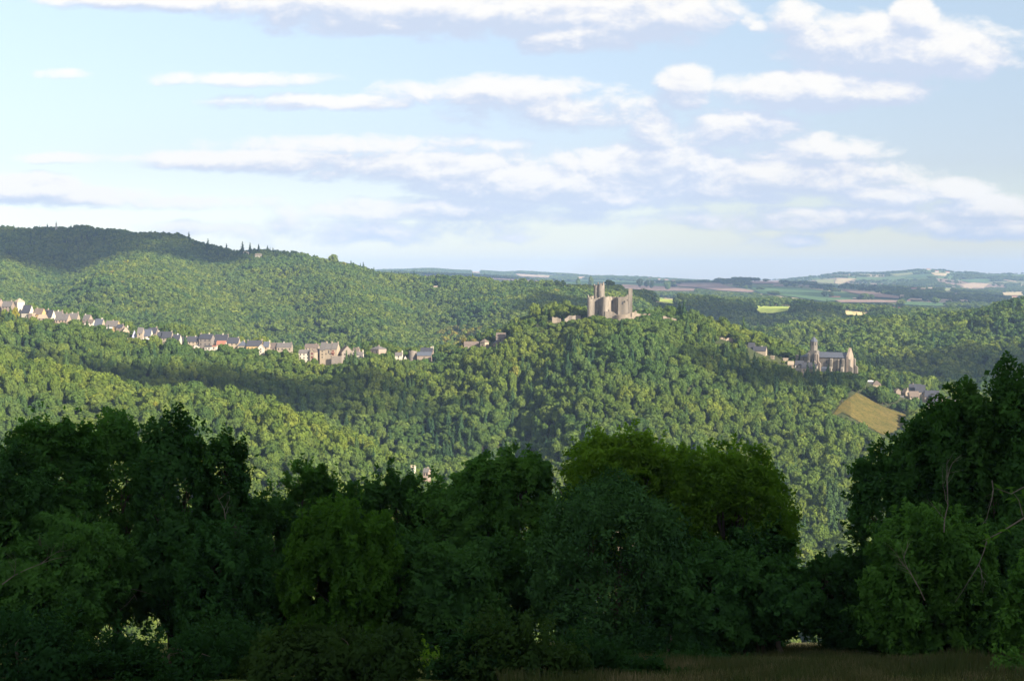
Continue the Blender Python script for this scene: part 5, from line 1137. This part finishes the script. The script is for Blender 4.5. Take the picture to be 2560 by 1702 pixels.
# near twig reaching in from the right
Yt = 14.; rt = empty('leafy_branch', at(2640, 1300, Yt), 'near leafy branch with yellow-green leaves reaching in from the right edge', 'branch'); mb = MB(); o = rt.location; rg = random.Random(4); LV = []; LN = []
def tw(pts, r0):
    q = [Vector(at(a, b, Yt)) - o + Vector((0, rg.uniform(-.05, .05), 0)) for a, b in pts]; tube(mb, q, [r0 * (1 - .8 * i / (len(q) - 1)) for i in range(len(q))], 5, cap=False)
    for a, b in zip(q[:-1], q[1:]):
        for i in range(4):
            p = a.lerp(b, rg.random()); LV.append(p + Vector((rg.uniform(-.06, .06), rg.uniform(-.08, .08), rg.uniform(-.07, .05)))); LN.append((rg.uniform(-.5, .5), -.6 + rg.uniform(-.5, .4), 1))
tw([(2640, 1230), (2560, 1290), (2500, 1330), (2455, 1350)], .012); tw([(2640, 1190), (2580, 1210), (2530, 1235), (2495, 1222)], .009); tw([(2560, 1290), (2548, 1250), (2535, 1230)], .007); tw([(2640, 1300), (2590, 1330), (2555, 1350)], .008); tw([(2640, 1150), (2600, 1185), (2575, 1225)], .008)
mb.build('twig', M['pale_bark'], rt); LV = np.array([tuple(v) for v in LV]); V, Q = quads(LV, np.array(LN), np.full(len(LV), .038) , np.random.default_rng(3), 1.5, True)
link('leaves', np_mesh('leaves', V, Q), FL['yellow'], rt)
# shading wood on the slope above the camera is left out: nothing of it is seen
# meadow grass
def grass():
    rg = np.random.default_rng(8); n = 60000
    Y = rg.uniform(33, 78, n); u = rg.uniform(1250, 2620, n); X = (u - 1280) / F * Y; Z = H(X, Y)
    t = .5 + .5 * bumps(X, Y, 9); hh = rg.uniform(.10, .32, n) * (.6 + 1.0 * t) * (1 + 1.3 * np.exp(-((u - 2410) / 75) ** 2 - ((Y - 43) / 5) ** 2)); a = rg.uniform(0, 6.28, n); w = .012
    dx, dy = np.cos(a) * w, np.sin(a) * w; lx, ly = rg.normal(size=n) * .08, rg.normal(size=n) * .08
    V = np.stack([np.stack([X - dx, Y - dy, Z], 1), np.stack([X + dx, Y + dy, Z], 1), np.stack([X + lx + dx * .3, Y + ly, Z + hh], 1), np.stack([X + lx - dx * .3, Y + ly, Z + hh], 1)], 1).reshape(-1, 3)
    m, nt, N = nodes('meadow_grass'); out = N('ShaderNodeOutputMaterial'); d = N('ShaderNodeBsdfDiffuse'); g = N('ShaderNodeNewGeometry')
    c = ramp(nt, noise(nt, .45, 3, g.outputs['Position']), [(.35, (.03, .05, .016)), (.54, (.048, .056, .022)), (.74, (.14, .12, .07))]); nt.links.new(c, d.inputs[0]); nt.links.new(d.outputs[0], out.inputs[0])
    o = link('grass', np_mesh('grass', V, np.arange(n * 4).reshape(-1, 4)), m); tag(o, 'dry long grass of the shaded meadow at the bottom right', 'grass', kind='stuff')
grass()
# ------------------------------------------------------------------ sun, sky, clouds, air, camera
AZ, EL = R(133), R(25)
S = Vector((math.sin(AZ) * math.cos(EL), math.cos(AZ) * math.cos(EL), math.sin(EL)))
sl = bpy.data.lights.new('sun', 'SUN'); sl.energy = 5.0; sl.angle = R(.53); sl.color = (1, .89, .70)
so = bpy.data.objects.new('sun', sl); COL.objects.link(so); so.rotation_euler = S.to_track_quat('Z', 'Y').to_euler(); so.location = S * 500
# unseen clouds added toward the sun, placed to cast chosen shadows on the land
cm, nt, N = nodes('cloud_white'); out = N('ShaderNodeOutputMaterial'); d = N('ShaderNodeBsdfDiffuse'); d.inputs[0].default_value = (.8, .8, .82, 1); nt.links.new(d.outputs[0], out.inputs[0])
cm2 = cm.copy(); cm2.name = 'thin_cloud'; _t = cm2.node_tree; _d = [n for n in _t.nodes if n.type == 'BSDF_DIFFUSE'][0]; _o = [n for n in _t.nodes if n.type == 'OUTPUT_MATERIAL'][0]
_m = _t.nodes.new('ShaderNodeMixShader'); _p = _t.nodes.new('ShaderNodeBsdfTransparent'); _m.inputs[0].default_value = .38; _t.links.new(_p.outputs[0], _m.inputs[1]); _t.links.new(_d.outputs[0], _m.inputs[2]); _t.links.new(_m.outputs[0], _o.inputs[0])
def cloud(px, Y, a, b, ang=0, hc=700, z=None, thin=True):
    X = (px - 1280) / F * Y; z = h1(X, Y) if z is None else z; t = (hc - z) / S.z
    c = Vector((X, Y, z)) + S * t; rg = np.random.default_rng(int(abs(px) + Y)); n = 60 if thin else 26; Vs = []; Qs = []; off = 0
    ca, sa = math.cos(R(ang)), math.sin(R(ang))
    for i in range(n):
        th = rg.uniform(0, 2 * math.pi); q = math.sqrt(rg.uniform(0, 1)) * (1.0 if thin else .8); r = rg.uniform(.12, .26) if thin else rg.uniform(.22, .42)
        p = (math.cos(th) * q, math.sin(th) * q)
        V, Q = ico((0, 0, 0), r, rg, 14, 9, 1.0); V = V * [a, b, min(a, b) * .5] + [p[0] * a, p[1] * b, 0]
        V = np.stack([V[:, 0] * ca - V[:, 1] * sa, V[:, 0] * sa + V[:, 1] * ca, V[:, 2]], 1); Vs.append(V); Qs += [[k + off for k in f] for f in Q]; off += len(V)
    o = link('cloud', np_mesh('cloud', np.concatenate(Vs), Qs, True), cm2 if thin else cm, None, c); tag(o, kind='structure')
CL = [(1350, 45, 230, 170, 0, 650, -20, False),              # unseen, added to shade the viewer's slope
 (150, 2650, 460, 290, 8, 1000, 60),                  # upper left ridge
 (250, 1140, 270, 72, -12, 600, -95),                 # slope below the village houses
 (2100, 3500, 800, 330, 0, 1300, -40),               # right plain
 (1750, 2420, 330, 170, 0, 900, -50),                 # wood behind the castle
 (2330, 1540, 180, 120, 0, 700, -100),                # lower right hillside
 (1830, 1130, 95, 45, 0, 600, -90),                   # slope between castle and church
 (1750, 5900, 1500, 650, 0, 1300, 0), (2500, 4800, 700, 500, 0, 1300, -40), (1410, 1960, 90, 260, 20, 800, -60)]
for c in CL: cloud(*c)

W = bpy.data.worlds.new('World'); SC.world = W; W.use_nodes = True; nt = W.node_tree; nt.nodes.clear()
def N(t, **k): return _nn(nt, t, k)
def V3(op, a, b=None, c=None):
    n = N('ShaderNodeVectorMath', operation=op)
    for i, v in enumerate((a, b, c)):
        if v is None: continue
        if isinstance(v, bpy.types.NodeSocket): nt.links.new(v, n.inputs[i])
        else: n.inputs[i].default_value = v
    return n.outputs['Value'] if op in ('DOT_PRODUCT', 'LENGTH') else n.outputs[0]
def MT(op, a, b=0.0, c=0.0, clamp=False):
    n = N('ShaderNodeMath', operation=op, use_clamp=clamp)
    for i, v in enumerate((a, b, c)):
        if isinstance(v, bpy.types.NodeSocket): nt.links.new(v, n.inputs[i])
        else: n.inputs[i].default_value = v
    return n.outputs[0]
tc = N('ShaderNodeTexCoord'); sx = N('ShaderNodeSeparateXYZ'); nt.links.new(tc.outputs['Generated'], sx.inputs[0])
yy = MT('MAXIMUM', sx.outputs['Y'], .08); cu = MT('DIVIDE', sx.outputs['X'], yy); cv = MT('DIVIDE', sx.outputs['Z'], yy)
cb = N('ShaderNodeCombineXYZ'); nt.links.new(cu, cb.inputs[0]); nt.links.new(cv, cb.inputs[1]); UV = cb.outputs[0]
CE = [(330,4,230,26,1),(700,12,220,40,.9),(900,30,330,52,1.15),(1180,35,230,60,1.0),(1330,92,160,32,.9),(1490,38,190,62,1.1),(1820,50,62,34,.8),(1900,64,120,22,.45),(1735,62,34,18,.4),
 (2060,115,250,62,1.15),(2170,135,120,42,1.2),(2095,62,60,50,1.3),(2030,92,120,46,1.2),(2225,158,60,32,1.1),(1870,100,62,30,.9),(1880,212,235,42,1.3),(1575,205,62,44,1.0),(1150,215,250,30,.65),(1280,255,220,40,.6),(740,240,200,16,.55),
 (570,186,180,14,.55),(160,175,60,9,.4),(1510,300,60,40,.75),(1690,300,130,40,.75),(1860,352,160,32,.7),(860,338,330,20,.5),(620,372,270,24,.9),(1000,385,300,34,.85),(760,400,60,18,.5),
 (1220,425,260,44,1.15),(1480,405,260,60,1.0),(1380,460,160,26,.9),(1830,410,280,40,1.1),(1600,440,320,28,.8),(2070,445,190,32,.8),(2270,480,160,28,.95),(50,435,160,32,1.3),(190,455,170,22,.8),(420,468,200,14,.4),
 (1000,485,330,26,.7),(860,530,330,26,.35),(1250,500,200,16,.3),(1950,505,420,26,.6),(2250,520,250,26,.7),(430,524,90,14,.5),(1800,556,90,14,.45),(1180,548,60,8,.3),(200,366,150,9,.4)]
K = 1.0857
def field_group():
    g = bpy.data.node_groups.new('cloud_layout', 'ShaderNodeTree'); g.interface.new_socket('P', in_out='INPUT', socket_type='NodeSocketVector'); g.interface.new_socket('D', in_out='OUTPUT', socket_type='NodeSocketFloat')
    gi = g.nodes.new('NodeGroupInput'); go = g.nodes.new('NodeGroupOutput'); prev = None
    for (x, y, rx, ry, s) in CE:
        u0, v0 = (x * K - 1280) / F, (700 - y * K) / F; ru, rv = rx * K / F * 1.12, ry * K / F * 1.25
        a = g.nodes.new('ShaderNodeVectorMath'); a.operation = 'MULTIPLY_ADD'; g.links.new(gi.outputs[0], a.inputs[0]); a.inputs[1].default_value = (1 / ru, 1 / rv, 0); a.inputs[2].default_value = (-u0 / ru, -v0 / rv, 0)
        b = g.nodes.new('ShaderNodeVectorMath'); b.operation = 'DOT_PRODUCT'; g.links.new(a.outputs[0], b.inputs[0]); g.links.new(a.outputs[0], b.inputs[1])
        c = g.nodes.new('ShaderNodeMath'); c.operation = 'MULTIPLY_ADD'; g.links.new(b.outputs['Value'], c.inputs[0]); c.inputs[1].default_value = -s; c.inputs[2].default_value = s
        if prev is None: prev = c.outputs[0]
        else:
            m = g.nodes.new('ShaderNodeMath'); m.operation = 'MAXIMUM'; g.links.new(prev, m.inputs[0]); g.links.new(c.outputs[0], m.inputs[1]); prev = m.outputs[0]
    m = g.nodes.new('ShaderNodeMath'); m.operation = 'MAXIMUM'; g.links.new(prev, m.inputs[0]); m.inputs[1].default_value = -1.2
    t1 = g.nodes.new('ShaderNodeTexNoise'); t1.inputs['Scale'].default_value = 26; t1.inputs['Detail'].default_value = 9; t1.inputs['Roughness'].default_value = .63; t1.inputs['Distortion'].default_value = .25
    st = g.nodes.new('ShaderNodeVectorMath'); st.operation = 'MULTIPLY'; st.inputs[1].default_value = (1, 1.9, 1); g.links.new(gi.outputs[0], st.inputs[0]); g.links.new(st.outputs[0], t1.inputs[0])
    n2 = g.nodes.new('ShaderNodeMath'); n2.operation = 'MULTIPLY_ADD'; g.links.new(t1.outputs[0], n2.inputs[0]); n2.inputs[1].default_value = 2.7; n2.inputs[2].default_value = -1.1
    ad = g.nodes.new('ShaderNodeMath'); ad.operation = 'ADD'; g.links.new(m.outputs[0], ad.inputs[0]); g.links.new(n2.outputs[0], ad.inputs[1]); g.links.new(ad.outputs[0], go.inputs[0]); return g
G = field_group()
def dens(vec): n = N('ShaderNodeGroup'); n.node_tree = G; nt.links.new(vec, n.inputs[0]); return n.outputs[0]
d0 = dens(UV); d1 = dens(V3('ADD', UV, (.0035, .0065, 0)))
def smooth(x, a, b):
    n = N('ShaderNodeMapRange', interpolation_type='SMOOTHSTEP'); nt.links.new(x, n.inputs[0]); n.inputs[1].default_value = a; n.inputs[2].default_value = b; return n.outputs[0]
alpha = smooth(d0, -.05, .8); d2 = dens(V3('ADD', UV, (.004, .016, 0)))
lit = smooth(MT('ADD', MT('MULTIPLY', MT('SUBTRACT', d0, d1), .9), MT('MULTIPLY', MT('SUBTRACT', d0, MT('MAXIMUM', d2, -.6)), .55)), -.45, 1.0)
front = smooth(sx.outputs['Y'], .1, .3); alpha = MT('MULTIPLY', alpha, front)
sky = N('ShaderNodeTexSky', sky_type='NISHITA', sun_disc=False, sun_elevation=EL, sun_rotation=AZ, altitude=400, air_density=1.0, dust_density=.35, ozone_density=1.5)
SKYK = .054
grade = mixc(nt, 1.0, sky.outputs[0], ramp(nt, sx.outputs['Z'], [(.0, (.97, .95, .96)), (.08, (1.03, .89, .93)), (.2, (1.6, 1.33, 1.16)), (.5, (1.3, 1.2, 1.05))]), 'MULTIPLY')
ccol = ramp(nt, lit, [(0, (4.4, 4.95, 6.0)), (.45, (5.7, 5.85, 6.35)), (1, (7.3, 7.05, 6.7))])
skyc = mixc(nt, MT('MULTIPLY', alpha, .93), grade, ccol)
hi = noise(nt, 2.2, 5, tc.outputs['Generated'], .6)                # bright cover added overhead and behind, out of view, to raise ambient light
back = MT('MAXIMUM', smooth(sx.outputs['Z'], .26, .5), smooth(MT('MULTIPLY', sx.outputs['Y'], -1.0), .0, .3))
skyc = mixc(nt, MT('MULTIPLY', MT('MULTIPLY', smooth(hi, .42, .58), back), .9), skyc, (9.5, 9.0, 8.3))
bg = N('ShaderNodeBackground'); bg.inputs[1].default_value = SKYK; nt.links.new(skyc, bg.inputs[0]); wo = N('ShaderNodeOutputWorld'); nt.links.new(bg.outputs[0], wo.inputs[0])
W.cycles.sampling_method = 'NONE'

hm = bpy.data.materials.new('air_haze'); hm.use_nodes = True; hn = hm.node_tree; hn.nodes.clear()
v = hn.nodes.new('ShaderNodeVolumePrincipled'); v.inputs['Color'].default_value = (.40, .60, 1, 1); v.inputs['Density'].default_value = 6.5e-5; v.inputs['Anisotropy'].default_value = 0.0
ho = hn.nodes.new('ShaderNodeOutputMaterial'); hn.links.new(v.outputs[0], ho.inputs['Volume'])
mb = MB(); mb.box(-12600, 12600, -500, 19300, -260, 260); hz = mb.build('haze', hm); tag(hz, 'pale blue air haze over the valley and the plain', 'haze', kind='stuff')

cd = bpy.data.cameras.new('camera'); cd.sensor_width = 36; cd.lens = 36 * F / 2560; cd.clip_start = .5; cd.clip_end = 60000
co = bpy.data.objects.new('camera', cd); COL.objects.link(co); co.rotation_euler = (R(90) - PITCH, 0, 0); SC.camera = co
vs = SC.view_settings; vs.view_transform = 'Standard'; vs.look = 'None'; vs.exposure = 1.45; vs.gamma = 1; vs.use_curve_mapping = False
cy = SC.cycles; cy.max_bounces = 4; cy.diffuse_bounces = 2; cy.glossy_bounces = 1; cy.transmission_bounces = 2; cy.volume_bounces = 0; cy.transparent_max_bounces = 24
cy.use_denoising = True; cy.denoiser = 'OPENIMAGEDENOISE'; cy.denoising_input_passes = 'RGB_ALBEDO_NORMAL'; cy.denoising_prefilter = 'ACCURATE'
SC.render.resolution_x, SC.render.resolution_y = 1024, 680
